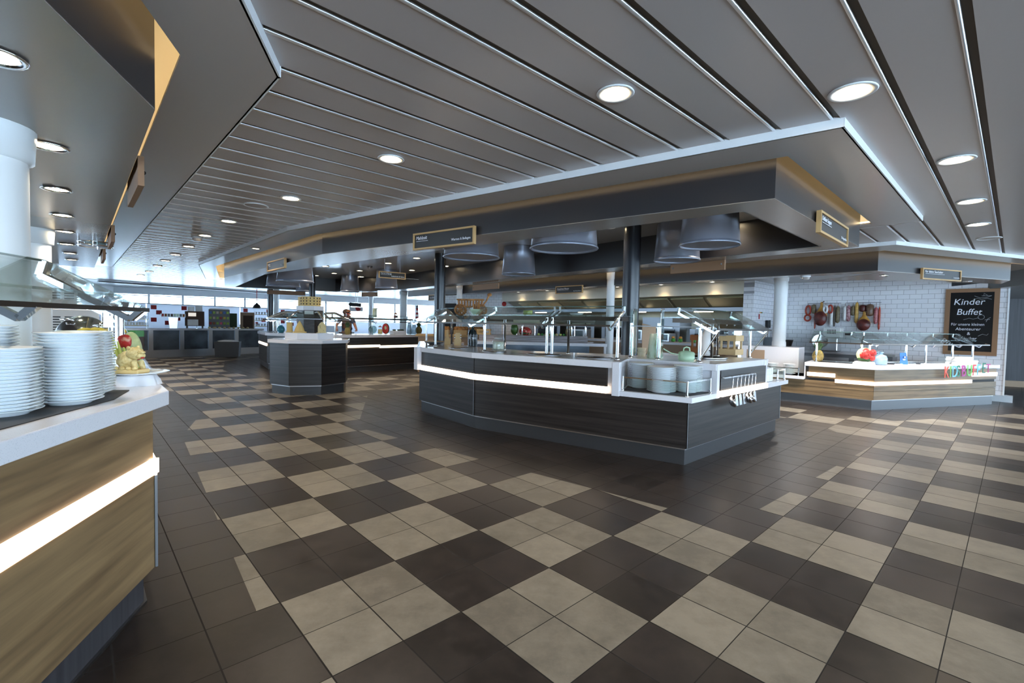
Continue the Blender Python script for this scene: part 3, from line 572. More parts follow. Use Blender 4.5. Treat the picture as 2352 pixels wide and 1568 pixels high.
run(oakc, 'front_panel', CF, C0, 0.045, 0.165, 0.585, 0.025, 'oak', (0, -.02)); run(oakc, 'front_panel', CF, C0, 0.035, 0.66, 0.90, 0.02, 'oak', (0, -.015))
run(oakc, 'front_panel', C0, CB, 0.04, 0.165, 0.585, 0.025, 'oak', (-.02, 0)); run(oakc, 'front_panel', C0, CB, 0.035, 0.66, 0.90, 0.02, 'oak', (-.01, 0))
run(oakc, 'light_strip', CF, C0, 0.05, 0.59, 0.655, 0.03, 'led_warm', (0, -.035)); run(oakc, 'light_strip', C0, CB, 0.05, 0.59, 0.655, 0.03, 'led_warm', (-.03, 0))
mb = M(); mb.box((0, 0, .375), (.01, .03, .42)); mesh('corner_strip', mb, 'plinth_light', oakc, loc=(-1.605, 2.10, 0), rz=YAW)
mesh('plate_mat', M().prism([(-1.46, 1.30), (-1.585, 1.86), (-1.72, 2.10), (-1.98, 2.08), (-2.17, 1.73), (-2.1, 1.3)], .965, .968), 'black_mat', oakc)
for x, y, n, w in ((-1.67, 1.53, 19, 'front left'), (-1.66, 1.755, 23, 'front right'), (-1.90, 1.67, 25, 'rear left'), (-1.785, 1.955, 23, 'rear right')):
    stack(x, y, 0.968, n, 0.098, 0.0112, 'white plate inside the %s stack on the oak counter' % w, 'topmost white plate on the %s stack on the oak counter' % w, '%s plate stack on the oak counter' % w)

# ---- children buffet counter
kL, kK, kR = (4.936, 8.498), (5.93, 7.66), (8.868, 8.591); kA = (5.20, 8.275); kS = (4.2, 9.12)
kid = thing('buffet_counter', 'low oak children buffet counter with white top in front of the tiled wall', 'buffet counter', (6.5, 8.2, 0))
mesh('plinth', M().prism(band([kS, kK, kR], 0, .7), 0, .165), 'plinth_light', kid); mesh('plinth_edge', M().prism(band([kS, kK, kR], .01, 0), .155, .168), 'steel', kid)
mesh('body', M().prism(band([kA, kK, kR], .015, .7), .168, .67), 'dark_inside', kid); mesh('shelf_body', M().prism(band([kS, kA], .015, .7), .168, .48), 'dark_inside', kid)
mesh('worktop', M().prism(band([kA, kK, kR], .09, .75), .67, .735), 'white_solid', kid, bevel=.006)
for a, b, u, v in ((kS, kK, 0, -.02), (kK, kR, -.02, 0)):
    run(kid, 'front_panel', a, b, .04, .17, .31, .02, 'oak', (u, v)); run(kid, 'front_panel', a, b, .042, .315, .425, .02, 'oak', (u, v))
run(kid, 'front_panel', kA, kK, .04, .47, .67, .02, 'oak', (.06, -.02)); run(kid, 'front_panel', kK, kR, .04, .47, .67, .02, 'oak', (-.02, 0))
mid = lerp(kA, kK, .47); run(kid, 'light_strip', mid, kK, .055, .412, .47, .03, 'led_warm', (0, -.03)); run(kid, 'light_strip', kA, mid, .055, .50, .563, .03, 'led_warm', (.04, 0))
mid2 = lerp(kK, kR, .775); run(kid, 'light_strip', kK, mid2, .055, .412, .47, .03, 'led_warm', (-.02, 0)); run(kid, 'light_strip', mid2, kR, .055, .53, .595, .03, 'led_warm')
run(kid, 'shelf_frame', kA, kK, .085, .44, .735, .06, 'white_solid', (0, 1.06 - .12)); mesh('plate_shelf', M().prism(band([kS, kA], .09, .6), .43, .48), 'white_solid', kid)
mesh('column_box', M().prism(band([(4.72, 9.62), (5.5, 8.96)], 0, .62), .43, .955), 'white_solid', kid); run(kid, 'niche_panel', (4.80, 9.552), (5.05, 9.341), .006, .56, .88, .01, 'tan_board')

# ---- octagonal cheese stand
oc = (-3.71, 8.62); oth = math.radians(15.9)
def octo(R): return [(oc[0] + R * math.cos(oth - math.pi / 2 + math.pi / 8 + k * math.pi / 4), oc[1] + R * math.sin(oth - math.pi / 2 + math.pi / 8 + k * math.pi / 4)) for k in range(8)]
st = thing('buffet_counter', 'octagonal black wood cheese stand with white ledge in the aisle', 'buffet counter', (oc[0], oc[1], 0))
mesh('plinth', M().prism(octo(.645), 0, .155), 'plinth_dark', st); mesh('plinth_edge', M().prism(octo(.66), .148, .165), 'steel', st)
mesh('body', M().prism(octo(.655), .165, .89), 'dark_inside', st); mesh('worktop', M().prism(octo(.72), .89, .95), 'white_solid', st, bevel=.005)
oo = octo(.675)
for k in range(8): run(st, 'front_panel', oo[k], oo[(k + 1) % 8], .006, .167, .89, .02, 'wenge')
mesh('riser', M().prism(octo(.44), .95, 1.065), 'white_solid', st, bevel=.004); mesh('core', M().prism(octo(.235), 1.06, 1.47), 'wenge', st); mesh('cap', M().prism(octo(.25), 1.47, 1.55), 'white_solid', st, bevel=.004)
mb = M(); mb.box((0, 0, 0), (.004, .15, .06)); mesh('price_card', mb, 'white_paint', st, loc=(oc[0] + .22 * math.cos(oth - math.pi / 2), oc[1] + .22 * math.sin(oth - math.pi / 2), 1.43), rz=oth - math.pi / 2)
# ================================================================ sneeze guards
mat('bronze_dark', rgb(62, 52, 44), 0.3, 0.6)
def guard(label, loc, PL, posts, zw, zl, zu, ol, ou, shelf=None, bar=True, stub=0.055, pr=0.017, zp=None, arms=None, w=0.022, tint='glass_clear', ends=False):
    """PL: line of the posts (aisle on its right hand side); posts: (segment, t); glass slopes from ol in front / zl up to ou behind / zu"""
    t = thing('sneeze_guard', label, 'sneeze guard', loc)
    lo, up = miter(PL, -ol), miter(PL, ou)
    for i in range(len(PL) - 1):
        q = [(*lo[i], zl), (*lo[i + 1], zl), (*up[i + 1], zu), (*up[i], zu)]
        g = mesh('sloped_glass', M().plate(q, 0.008), tint, t)
        e = M(); e.bar(q[0], q[1], .014, .020); mesh('edge_rail', e, 'bronze_dark', g)
        e = M(); e.bar(q[3], q[2], .004, .009); mesh('glass_edge', e, 'glass_edge', g)
    if shelf:
        s0, s1 = miter(PL, -shelf[0]), miter(PL, shelf[1])
        sh = mesh('glass_shelf', M().prism(s0 + s1[::-1], shelf[2], shelf[2] + .012), 'glass_clear', t)
        if bar:
            b0, b1 = miter(PL, -shelf[0] + .03), miter(PL, -shelf[0] + .25)
            mesh('guard_bar', M().prism(b0 + b1[::-1], shelf[2] - .05, shelf[2] - .004), 'bronze_dark', t, label='dark metal lamp housing under the glass shelf')
    for sgm, tt, *bare in posts:
        a, b = PL[sgm], PL[sgm + 1]; p = lerp(a, b, tt); d = Vector((b[0] - a[0], b[1] - a[1], 0)).normalized(); n = Vector((d.y, -d.x, 0))
        top = zp or (zl + (zu - zl) * ol / (ol + ou) - .05)
        if not bare: mesh('post', M().lathe([(pr * 1.9, 0), (pr * 1.9, .006), (pr * 1.1, .014), (pr, .02), (pr, top - zw)], seg=14), 'chrome', t, loc=(p[0], p[1], zw))
        P = Vector((p[0], p[1], 0)); A = P + n * ol + Vector((0, 0, zl)); B = P - n * ou + Vector((0, 0, zu)); sl = (B - A).normalized(); nr = d.cross(sl).normalized()
        if nr.z > 0: nr = -nr
        A2, B2 = A + nr * stub + sl * .02, B + nr * stub - sl * .02
        m = M(); m.bar(A, A2, w, w); m.bar(A2, B2, w, w); m.bar(B2, B, w, w); mesh('arm', m, 'chrome', t)
    return t
g = guard('sneeze guard over the hot plates on the long front of the black island', (0.4, 5.6, .94), [(-1.55, 8.4), (-1.17, 7.16), (-0.33, 6.07), (1.16, 5.06)], [(0, .1), (1, .0), (1, .97), (2, .5), (2, .54), (2, .99)], .94, 1.30, 1.52, .27, .17, shelf=(-.02, .42, 1.405))
for x, y in ((-1.0, 7.75), (-0.1, 6.5), (.72, 5.97)): mesh('rear_post', M().lathe([(.03, 0), (.03, .006), (.016, .014), (.016, .46)], seg=14), 'chrome', g, loc=(x, y, .94))
g = guard('sneeze guard over the soup corner at the right side of the black island', (2.5, 5.5, .94), [(1.93, 4.86), (3.06, 5.93)], [(0, .03), (0, .92)], .94, 1.285, 1.51, .20, .24, shelf=(-.04, .40, 1.40))
mesh('rear_post', M().lathe([(.03, 0), (.03, .006), (.016, .014), (.016, .46)], seg=14), 'chrome', g, loc=(2.35, 5.5, .94)); mesh('rear_post', M().lathe([(.03, 0), (.03, .006), (.016, .014), (.016, .46)], seg=14), 'chrome', g, loc=(2.68, 6.1, .94))
for p, q in (((1.965, 4.89, .96), (2.08, 4.72, 1.26)), ((2.98, 5.86, .98), (3.11, 5.70, 1.26))): mesh('brace', M().tube([p, q], .009), 'chrome', g)
# upright rounded glass shields beside the niche
def shield(x, y, rz, w, h, label):
    t = thing('glass_shield', label, 'glass shield', (x, y, .94), rz)
    b = M(); pts = [(0, 0, .02)] + [(0, 0, h - .06)] + [(.06 - .06 * math.cos(k * .393), 0, h - .06 + .06 * math.sin(k * .393)) for k in range(1, 4)] + [(.06, 0, h)] + [(w, 0, h), (w, 0, .02)]
    b.plate(pts, .008); mesh('pane', b, 'glass_green', t, loc=(x, y, .94), rz=rz)
    mesh('rim', M().tube(pts[:-1], .006, seg=8), 'chrome', t, loc=(x, y, .94), rz=rz)
    mesh('post', M().lathe([(.034, 0), (.034, .006), (.019, .014), (.017, .02), (.017, h - .16)], seg=14), 'chrome', t, loc=(x + .06 * math.cos(rz) - .03 * math.sin(rz), y + .06 * math.sin(rz) + .03 * math.cos(rz), .94))
shield(1.40, 5.42, 1.15, .25, .56, 'left upright glass shield with rounded corner beside the enamel jug'); shield(1.63, 5.15, 1.1, .22, .56, 'right upright glass shield with rounded corner in front of the enamel jug')
t = thing('glass_shield', 'low horizontal glass ledge spanning between the shields above the jug', 'glass shield', (1.7, 5.1, 1.30)); mesh('ledge', M().prism([(1.36, 5.36), (1.95, 4.86), (2.02, 4.94), (1.43, 5.44)], 1.30, 1.31), 'glass_green', t)
m = M(); m.bar((1.36, 5.36, 1.305), (1.95, 4.86, 1.305), .012, .012); mesh('edge_rail', m, 'steel_dark', t)
# guard over the oak plate counter
LC, UC = (-1.95, 2.52), (-2.32, 2.38)
PLo = [(LC[0] - .10 + .2426 * 2.6, LC[1] - .05 - .97 * 2.6), (LC[0] - .10, LC[1] - .05), (LC[0] - .10 + EA.x * 4, LC[1] - .05 + EA.y * 4)]
g = guard('large chrome framed sneeze guard above the plate counter on the left', (-2.1, 2.4, .965), PLo, [(0, .70, 1), (0, .985, 1), (1, .02, 1), (1, .06), (1, .17), (1, .30), (1, .6)], .965, 1.335, 1.565, .10, .30, shelf=(.0, .34, 1.40), w=.026, stub=.07, bar=False)
t = thing('glass_shield', 'slanted white glass end panel behind the carved figure', 'glass shield', (-2.2, 2.9, .965))
mesh('pane', M().plate([(-2.0, 2.62, .97), (-2.62, 3.0, .97), (-2.62, 3.0, 1.30), (-2.5, 2.92, 1.30)], .01), 'glass_window', t)
# guard over children buffet
PLk = [lerp(kA, kK, .04), kK, kR]; PLk = miter(PLk, .22)
g = guard('chrome sneeze guard along the low children buffet', (6.8, 8.2, .735), PLk, [(0, .12), (0, .93), (1, .03), (1, .33), (1, .5), (1, .74), (1, .93)], .735, 1.085, 1.275, .14, .32, shelf=(-.06, .40, 1.15), bar=False, w=.018)
# guard around the cheese stand
g = thing('sneeze_guard', 'octagonal glass guard with chrome arms around the cheese stand', 'sneeze guard', (oc[0], oc[1], 1.3))
lo, up = octo(.73), octo(.46)
for k in range(8):
    k2 = (k + 1) % 8; q = [(*lo[k], 1.315), (*lo[k2], 1.315), (*up[k2], 1.445), (*up[k], 1.445)]
    gg = mesh('sloped_glass', M().plate(q, .006), 'glass_clear', g); e = M(); e.bar(q[0], q[1], .008, .01); mesh('edge_rail', e, 'steel_dark', gg)
    m = M(); a = octo(.30)[k]; m.tube([(*a, 1.43), (*up[k], 1.435), (*lerp(up[k], lo[k], .95), 1.315)], .017); m.bar((*lerp(up[k], lo[k], .95), 1.31), (*lo[k], 1.325), .018, .03); mesh('arm', m, 'chrome', g)

# ================================================================ signs
def sign(label, a, b, z0, z1, lines, th=.035, back='frame_back', fr='frame_wood', out=0.0, rods=0):
    """framed slate: a,b = left and right end seen from the front"""
    a, b = off(a, b, -out) if out else (a, b); L = math.hypot(b[0] - a[0], b[1] - a[1]); rz = ang(a, b); h = z1 - z0; w = .018; loc = (a[0], a[1], z0)
    t = thing('hanging_sign', label, 'sign', loc)
    m = M(); m.box((L / 2, 0, w / 2), (L, th, w)); m.box((L / 2, 0, h - w / 2), (L, th, w)); m.box((w / 2, 0, h / 2), (w, th, h - 2 * w)); m.box((L - w / 2, 0, h / 2), (w, th, h - 2 * w))
    for rx in ((.12, L - .12) if rods else ()): mesh('rod', M().tube([(rx, 0, h - .005), (rx, 0, rods - z0)], .004, seg=8), 'steel', t, loc=loc, rz=rz)
    mesh('frame', m, fr, t, loc=loc, rz=rz); m = M(); m.box((L / 2, .004, h / 2), (L - 2 * w, th - .016, h - 2 * w)); mesh('slate', m, 'slate', t, loc=loc, rz=rz)
    for s, x, zz, sz, sh, al, sx in lines:
        R = Matrix.Rotation(rz, 3, 'Z') @ Vector((x, -th / 2 + .003, zz)); text('lettering', s, sz, 'chalk', t, (a[0] + R.x, a[1] + R.y, z0 + R.z), rz=rz, shear=sh, align=al, sx=sx, ext=.001)
        if sh:
            m = M(); m.box((x + len(s) * sz * .235 * sx, -th / 2 + .003, zz - sz * .32), (len(s) * sz * .45 * sx, .002, .004)); mesh('underline', m, 'chalk', t, loc=loc, rz=rz)
    return t
def on_line(a, b, d): 
    L = math.hypot(b[0] - a[0], b[1] - a[1]); return (a[0] + (b[0] - a[0]) * d / L, a[1] + (b[1] - a[1]) * d / L)
def seg(o, d, u, v): return (o[0] + d[0] * u, o[1] + d[1] * u), (o[0] + d[0] * v, o[1] + d[1] * v)
sign('framed slate sign reading Mahlzeit on the front of the island canopy', (-1.085, 5.122), (-0.383, 4.617), 2.075, 2.252, [('Mahlzeit', .045, .105, .052, .18, 'LEFT', .95), ('Warmes & Beilagen', .82, .055, .034, 0, 'RIGHT', .95)])
sign('framed slate sign reading Delikate Suppen at the right end of the island canopy', (2.412, 3.748), (3.088, 4.390), 2.075, 2.25, [('Delikate Suppen', .045, .105, .05, .18, 'LEFT', .85), ('Die Suppentheke', .88, .045, .03, 0, 'RIGHT', .95)])
sign('framed slate sign facing the aisle on the far left face of the island canopy', (-4.06, 7.78), (-3.46, 7.14), 2.08, 2.235, [('Die Bar', .045, .09, .045, .18, 'LEFT', .9), ('Getränke', .8, .045, .03, 0, 'RIGHT', .95)])
sign('framed slate sign reading Für kleine Seeräuber on the children buffet canopy', (6.03, 6.955), (6.835, 7.20), 2.085, 2.25, [('Für kleine Seeräuber', .05, .10, .048, .15, 'LEFT', .95), ('Kinderbuffet', .80, .04, .028, 0, 'RIGHT', .95)])
sign('framed slate sign reading Dampfende Pfannen on the dark beam before the kitchen', (1.02, 11.19), (1.573, 10.595), 2.03, 2.21, [('Dampfende Pfannen', .05, .10, .05, .18, 'LEFT', .9), ('Aus Wok & Pfanne', .77, .045, .03, 0, 'RIGHT', .95)])
sign('framed slate sign reading Das schmeckt der Welt at the far end of the dark beam', (-2.72, 15.20), (-2.12, 14.57), 2.0, 2.18, [('Das schmeckt der Welt', .06, .08, .06, .12, 'LEFT', .95)])
sign('framed slate sign hanging inside the canopy recess reading Aufschnitt & Salate', (-2.68, 9.36), (-2.22, 9.68), 2.165, 2.30, [('Fein & Würzig', .035, .085, .042, .18, 'LEFT', .9), ('Aufschnitt & Salate', .53, .035, .04, .1, 'RIGHT', .9)], rods=2.55)
def board(label, a, b, z0, z1, th=.03):
    L = math.hypot(b[0] - a[0], b[1] - a[1]); rz = ang(a, b); t = thing('sign_back', label, 'sign', (a[0], a[1], z0)); m = M(); m.box((L / 2, 0, (z1 - z0) / 2), (L, th, z1 - z0)); mesh('board', m, 'frame_back', t, loc=(a[0], a[1], z0), rz=rz)
    for x in (.04, L - .04): mesh('screw', M().lathe([(.012, 0), (.012, .003)], rot=Matrix.Rotation(math.pi / 2, 3, 'X')), 'black', t, loc=(a[0] + (b[0] - a[0]) * x / L, a[1] + (b[1] - a[1]) * x / L, (z0 + z1) / 2)).location += Vector((math.sin(rz) * .017, -math.cos(rz) * .017, 0))
board('wooden sign back on the rear edge of the island canopy near the drum hoods', (2.21, 6.60), (2.69, 5.99), 2.045, 2.19)
board('wooden sign back on the rear edge of the island canopy above the bread cart', (-0.90, 10.55), (-0.30, 9.79), 2.03, 2.15)
board('wooden back of a sign on the rear canopy edge above the antipasti guard', (-4.55, 14.15), (-4.0, 13.85), 2.03, 2.16)
board('wooden back of a sign behind the drum over the cheese stand', (-7.2, 13.75), (-6.3, 14.25), 2.03, 2.15)
for i, a0 in enumerate((3.5, 6.35, 8.4)):
    p, q = gp(a0, .285), gp(a0 + .75, .285); board('%s wooden sign on the aisle face of the canopy above the plate counter' % ['nearest', 'middle', 'farthest'][i], p, q, 2.06, 2.23)
# children's chalkboard on the tiles
rzw = ang(TW0, TW1); cb = (TW0[0] + (TW1[0] - TW0[0]) * 3.27 / 4.146, TW0[1] + (TW1[1] - TW0[1]) * 3.27 / 4.146)
def wl(d, z, o=0.0):
    u = Vector((TW1[0] - TW0[0], TW1[1] - TW0[1])).normalized(); return (TW0[0] + u.x * d + u.y * o, TW0[1] + u.y * d - u.x * o, z)
t = thing('chalkboard', 'tall wood framed chalkboard with white Kinder Buffet writing on the tiled wall', 'chalkboard', wl(3.27, .865, .02))
m = M(); W_, H_ = .77, 1.32; fw = .075
m.box((W_ / 2, 0, fw / 2), (W_, .04, fw)); m.box((W_ / 2, 0, H_ - fw / 2), (W_, .04, fw)); m.box((fw / 2, 0, H_ / 2), (fw, .04, H_ - 2 * fw)); m.box((W_ - fw / 2, 0, H_ / 2), (fw, .04, H_ - 2 * fw))
mesh('frame', m, 'frame_back', t, loc=wl(3.27, .865, .02), rz=rzw); m = M(); m.box((W_ / 2, .006, H_ / 2), (W_ - 2 * fw, .02, H_ - 2 * fw)); mesh('slate', m, 'board_black', t, loc=wl(3.27, .865, .02), rz=rzw)
for s, x, z, sz, sh, sx in (('Kinder', .12, 1.0, .17, .15, .95), ('Buffet', .17, .80, .17, .15, .9), ('Für unsere kleinen', .10, .585, .075, .05, .85), ('Abenteurer', .17, .49, .08, .1, .95), ('&', .34, .40, .08, 0, 1), ('Entdecker', .17, .305, .08, .1, .95)):
    text('chalk_writing', s, sz, 'chalk', t, wl(3.27 + x, .865 + z, .032), rz=rzw, shear=sh, sx=sx)
m = M(); B_ = lambda pts, r=.004: m.tube([(x, 0, z) for x, z in pts], r, seg=6)
B_([(.42, 1.17), (.50, 1.13), (.58, 1.135), (.66, 1.17)]); B_([(.52, 1.17), (.66, 1.17)]); B_([(.55, 1.17), (.55, 1.22), (.60, 1.18)]); B_([(.40, 1.10), (.46, 1.12), (.52, 1.10), (.60, 1.12), (.66, 1.10)])
B_([(.28, .70), (.36, .73), (.42, .715), (.5, .74)]); B_([(.53 + .045 * math.cos(k * .52), .755 + .045 * math.sin(k * .52)) for k in range(13)]); B_([(.60, .66), (.62, .72), (.66, .75)]); B_([(.58, .70), (.65, .71)])
B_([(.10, .38), (.16, .41), (.22, .38), (.24, .40)]); B_([(.50, .38), (.56, .42), (.62, .40), (.64, .43)])
mesh('chalk_drawing', m, 'chalk_dim', t, loc=wl(3.27, .865, .032), rz=rzw)
# coloured letters
kd = Vector((kR[0] - kK[0], kR[1] - kK[1])).normalized(); kn = Vector((kd.y, -kd.x)); rk = ang(kK, kR)
LET = [('K', rgb(222, 84, 58), 'orange'), ('I', rgb(120, 186, 84), 'light green'), ('D', rgb(116, 190, 222), 'light blue'), ('S', rgb(20, 116, 84), 'dark green'), ('B', rgb(178, 44, 140), 'purple'), ('U', rgb(110, 190, 96), 'green'), ('F', rgb(226, 74, 70), 'red'), ('F', rgb(110, 192, 224), 'sky blue'), ('E', rgb(12, 112, 84), 'bottle green'), ('T', rgb(190, 40, 130), 'magenta')]
POS = [1.545, 1.685, 1.745, 1.865, 1.995, 2.135, 2.285, 2.40, 2.545, 2.665]
for i, ((ch, c, nm), d) in enumerate(zip(LET, POS)):
    k = 'letter_' + nm.replace(' ', '_')
    if k not in MT: mat(k, c, .5)
    z = .525 + .0045 * i + (.03 if i > 7 else 0); sz = .285 if i < 8 else (.27 if i == 8 else .235)
    x, y = kK[0] + kd.x * d + kn.x * .105, kK[1] + kd.y * d + kn.y * .105
    text('cutout_letter', ch, sz, k, None, (x, y, z), rz=rk, ext=.004, sx=.72, label='%s cutout letter %s%s of the word row on the children buffet' % (nm, ch, ''), cat='letter', group='KIDSBUFFET letters')

# ================================================================ small things
def jar(x, y, z, r, h, label, fill=None, lid='glass_clear', lh=.04, name='glass_jar', glassm='glass_clear', fillh=.9):
    t = thing(name, label, 'jar', (x, y, z)); mesh('body', M().lathe([(r * .9, 0), (r, .01), (r, h * .8), (r * .72, h * .93), (r * .74, h)], seg=24), glassm, t, loc=(x, y, z))
    if fill: mesh('contents', M().lathe([(r * .86, .006), (r * .95, .015), (r * .95, h * .78 * fillh), (0, h * .8 * fillh)], seg=20), fill, t, loc=(x, y, z))
    mesh('lid', M().lathe([(r * .78, h), (r * .8, h + lh * .5), (r * .2, h + lh * .7), (r * .22, h + lh), (0, h + lh * 1.15)], seg=20), lid, t, loc=(x, y, z)); return t
def pot(x, y, z, r, h, m, label, handle=0, lid=True, name='cooking_pot'):
    t = thing(name, label, 'pot', (x, y, z)); mesh('body', M().lathe([(r * .92, 0), (r, .015), (r, h), (r * .95, h), (r * .93, .02), (0, .015)], seg=32), m, t, loc=(x, y, z))
    if lid: l = mesh('lid', M().lathe([(r * 1.02, h), (r * .9, h + .015), (r * .3, h + .03), (0, h + .032)], seg=32), m, t, loc=(x, y, z)); mesh('lid_handle', M().tube([(-.035, 0, h + .025), (-.03, 0, h + .06), (0, 0, h + .07), (.03, 0, h + .06), (.035, 0, h + .025)], .008), m, l, loc=(x, y, z))
    if handle: mesh('handle', M().tube([(-r * .95, 0, h * .75), (-r - handle * .5, .02, h), (-r - handle, .03, h + .045)], .006), m, t, loc=(x, y, z))
    return t
def pineapple(x, y, z, s, label):
    t = thing('pineapple', label, 'fruit', (x, y, z)); m = M(); rows, sg = 16, 22; vs = []
    for i in range(rows + 1):
        v = i / rows; r = s * .215 * (math.sin(math.pi * (.12 + .80 * v)) ** .6)
        for k in range(sg): 
            q = 1 + (.05 if (i + k) % 2 else -.03); a = 2 * math.pi * (k + .5 * (i % 2)) / sg; vs.append((r * q * math.cos(a), r * q * math.sin(a), s * .52 * v))
    fs = [[i * sg + k, i * sg + (k + 1) % sg, (i + 1) * sg + (k + 1) % sg, (i + 1) * sg + k] for i in range(rows) for k in range(sg)] + [list(range(sg))[::-1], list(range(rows * sg, rows * sg + sg))]
    m.add(vs, fs); mesh('fruit_body', m, 'pineapple_skin', t, loc=(x, y, z)); m = M(); rn = random.Random(3)
    for k in range(34):
        a = k * 2.4; u = k / 34; L = s * (.30 + .30 * u) * (1.0 - .1 * rn.random()); sp = (1 - u) * .9 + .12; d = Vector((math.cos(a), math.sin(a), 0)); sd = Vector((-d.y, d.x, 0)); b = Vector((0, 0, s * (.50 + .02 * u))) + d * s * .07 * (1 - u * .6); wd = s * .05
        pm = b + d * L * .35 * sp + Vector((0, 0, L * .6)); pt = b + d * L * .75 * sp + Vector((0, 0, L * (.95 - .25 * sp)))
        m.add([b - sd * wd, b + sd * wd, pm + sd * wd * .8, pm - sd * wd * .8, pt, b - d * wd * .5, pm - d * wd * .5], [[0, 1, 2, 3], [3, 2, 4], [1, 0, 5], [2, 6, 4], [6, 3, 4], [1, 5, 6, 2], [5, 0, 3, 6]])
    mesh('leaf_crown', m, 'leaf', t, loc=(x, y, z)); return t
m_ = noisy('pineapple_skin', rgb(86, 78, 40), rgb(170, 144, 78), (110, 110, 90), .55, bump=.3)
noisy('garlic', rgb(196, 200, 180), rgb(238, 238, 230), (26, 26, 26), .5, bump=.5); noisy('enamel_worn', rgb(150, 146, 96), rgb(202, 216, 198), (14, 14, 7), .35, lo=.30, hi=.48)
noisy('pickle', rgb(110, 20, 26), rgb(190, 70, 50), (40, 40, 40), .4); noisy('bread_crust', rgb(126, 78, 36), rgb(196, 138, 76), (14, 14, 14), .7, bump=.3)
noisy('melon_carved', rgb(186, 44, 42), rgb(232, 210, 176), (16, 16, 16), .45, lo=.56, hi=.72, bump=.4); noisy('melon_stripe', rgb(28, 62, 26), rgb(86, 126, 60), (3, 22, 3), .35)
def crate(x, y, z, w, d, h, rz, label, m='pale_wood'):
    t = thing('wooden_crate', label, 'crate', (x, y, z))
    for k in range(2):
        for s in (-1, 1):
            b = M(); b.box((0, s * (d / 2 - .006), h * (.16 + .68 * k)), (w, .012, h * .28)); mesh('long_board', b, m, t, loc=(x, y, z), rz=rz)
            b = M(); b.box((s * (w / 2 - .006), 0, h * (.16 + .68 * k)), (.012, d - .026, h * .28)); mesh('end_board', b, m, t, loc=(x, y, z), rz=rz)
    for i in (-1, 1):
        for j in (-1, 1): b = M(); b.box((i * (w / 2 - .024), j * (d / 2 - .024), h / 2), (.022, .022, h)); mesh('corner_post', b, m, t, loc=(x, y, z), rz=rz)
    b = M(); b.box((0, 0, .008), (w - .03, d - .03, .012)); mesh('bottom', b, m, t, loc=(x, y, z), rz=rz); return t
def pitcher(x, y, z, r0, r1, h, rz, label, m='enamel_worn'):
    t = thing('enamel_jug', label, 'jug', (x, y, z)); mesh('body', M().lathe([(r0, 0), (r0, .01), (r1, h), (r1 * .95, h), (r0 * .93, .015), (0, .012)], seg=36), m, t, loc=(x, y, z))
    b = M(); b.add([(-.03, -r1 * .9, h * 1.0), (.03, -r1 * .9, h), (0, -r1 - .045, h + .012), (0, -r1 * .97, h * .82)], [[0, 2, 3], [2, 1, 3], [0, 1, 2]]); mesh('spout', b, 'steel', t, loc=(x, y, z), rz=rz)
    mesh('handle', M().tube([(r1 * .9, 0, h * .92), (r1 + .06, 0, h * .9), (r0 + .07, 0, h * .6), (r0 * .93, 0, h * .35)], .010), m, t, loc=(x, y, z), rz=rz); return t
# on the island
jar(-.19, 6.47, .94, .078, .155, 'squat glass jar of garlic bulbs on the island front', 'garlic', lh=.05)
t = thing('wire_bottle', 'dark demijohn bottle in a wire basket on the island', 'bottle', (-.62, 7.35, .94)); mesh('bottle', M().lathe([(.06, 0), (.07, .02), (.07, .19), (.05, .24), (.02, .27), (.02, .33), (.024, .335)], seg=24), 'bottle_dark', t, loc=(-.62, 7.35, .94))
m = M()
for q in range(6): m.tube([(.074 * math.cos(k * .4488), .074 * math.sin(k * .4488), .02 + q * .03) for k in range(14)], .0035, seg=6, closed=True)
for q in range(10): m.tube([(.074 * math.cos(q * .628), .074 * math.sin(q * .628), .005), (.074 * math.cos(q * .628), .074 * math.sin(q * .628), .19)], .003, seg=6)
mesh('wire_basket', m, 'steel_dark', t, loc=(-.62, 7.35, .94))
t = thing('bunny_stand', 'wooden figure shaped holder with white eyes beside the demijohn', 'stand', (-.86, 7.45, .94)); m = M(); m.plate([(-.05, 0, 0), (.05, 0, 0), (.06, 0, .08), (.035, 0, .12), (.04, 0, .2), (-.04, 0, .2), (-.035, 0, .12), (-.06, 0, .08)], .05); mesh('body', m, 'pale_wood', t, loc=(-.86, 7.45, .94))
for s in (-1, 1):
    for q in (.125, .165): mesh('knob', M().blob((s * .045, -.03, q), (.03, .03, .024)), 'white_paint', t, loc=(-.86, 7.45, .94))
t = thing('knife_block', 'slim wooden block left of the figure holder on the island', 'block', (-1.03, 7.5, .94)); m = M(); m.plate([(-.045, 0, 0), (.045, 0, 0), (.045, 0, .1), (.015, 0, .13), (.015, 0, .24), (-.015, 0, .24), (-.015, 0, .13), (-.045, 0, .1)], .05); mesh('body', m, 'frame_wood', t, loc=(-1.03, 7.5, .94))
t = thing('serving_dish', 'shallow grey serving dish at the left end of the island', 'dish', (-1.28, 7.7, .94)); mesh('bowl', M().lathe([(.08, 0), (.15, .03), (.165, .045), (.155, .045), (.07, .008), (0, .006)], seg=28), 'plinth_light', t, loc=(-1.28, 7.7, .94)); mesh('rim', M().lathe([(.155, .045), (.17, .05), (.16, .052)], seg=28), 'frame_wood', t, loc=(-1.28, 7.7, .94))
def hob(x, y, r, label, rz=0):
    t = thing('hot_plate', label, 'hot plate', (x, y, .94)); mesh('plate', M().lathe([(r, 0), (r, .006), (r * .97, .009), (0, .01)], seg=40, sx=1.25), 'black_gloss', t, loc=(x, y, .94), rz=rz); mesh('rim', M().lathe([(r, 0), (r + .012, .004), (r, .009)], seg=40, sx=1.25), 'steel', t, loc=(x, y, .94), rz=rz)
ri = ang(M_, K_)
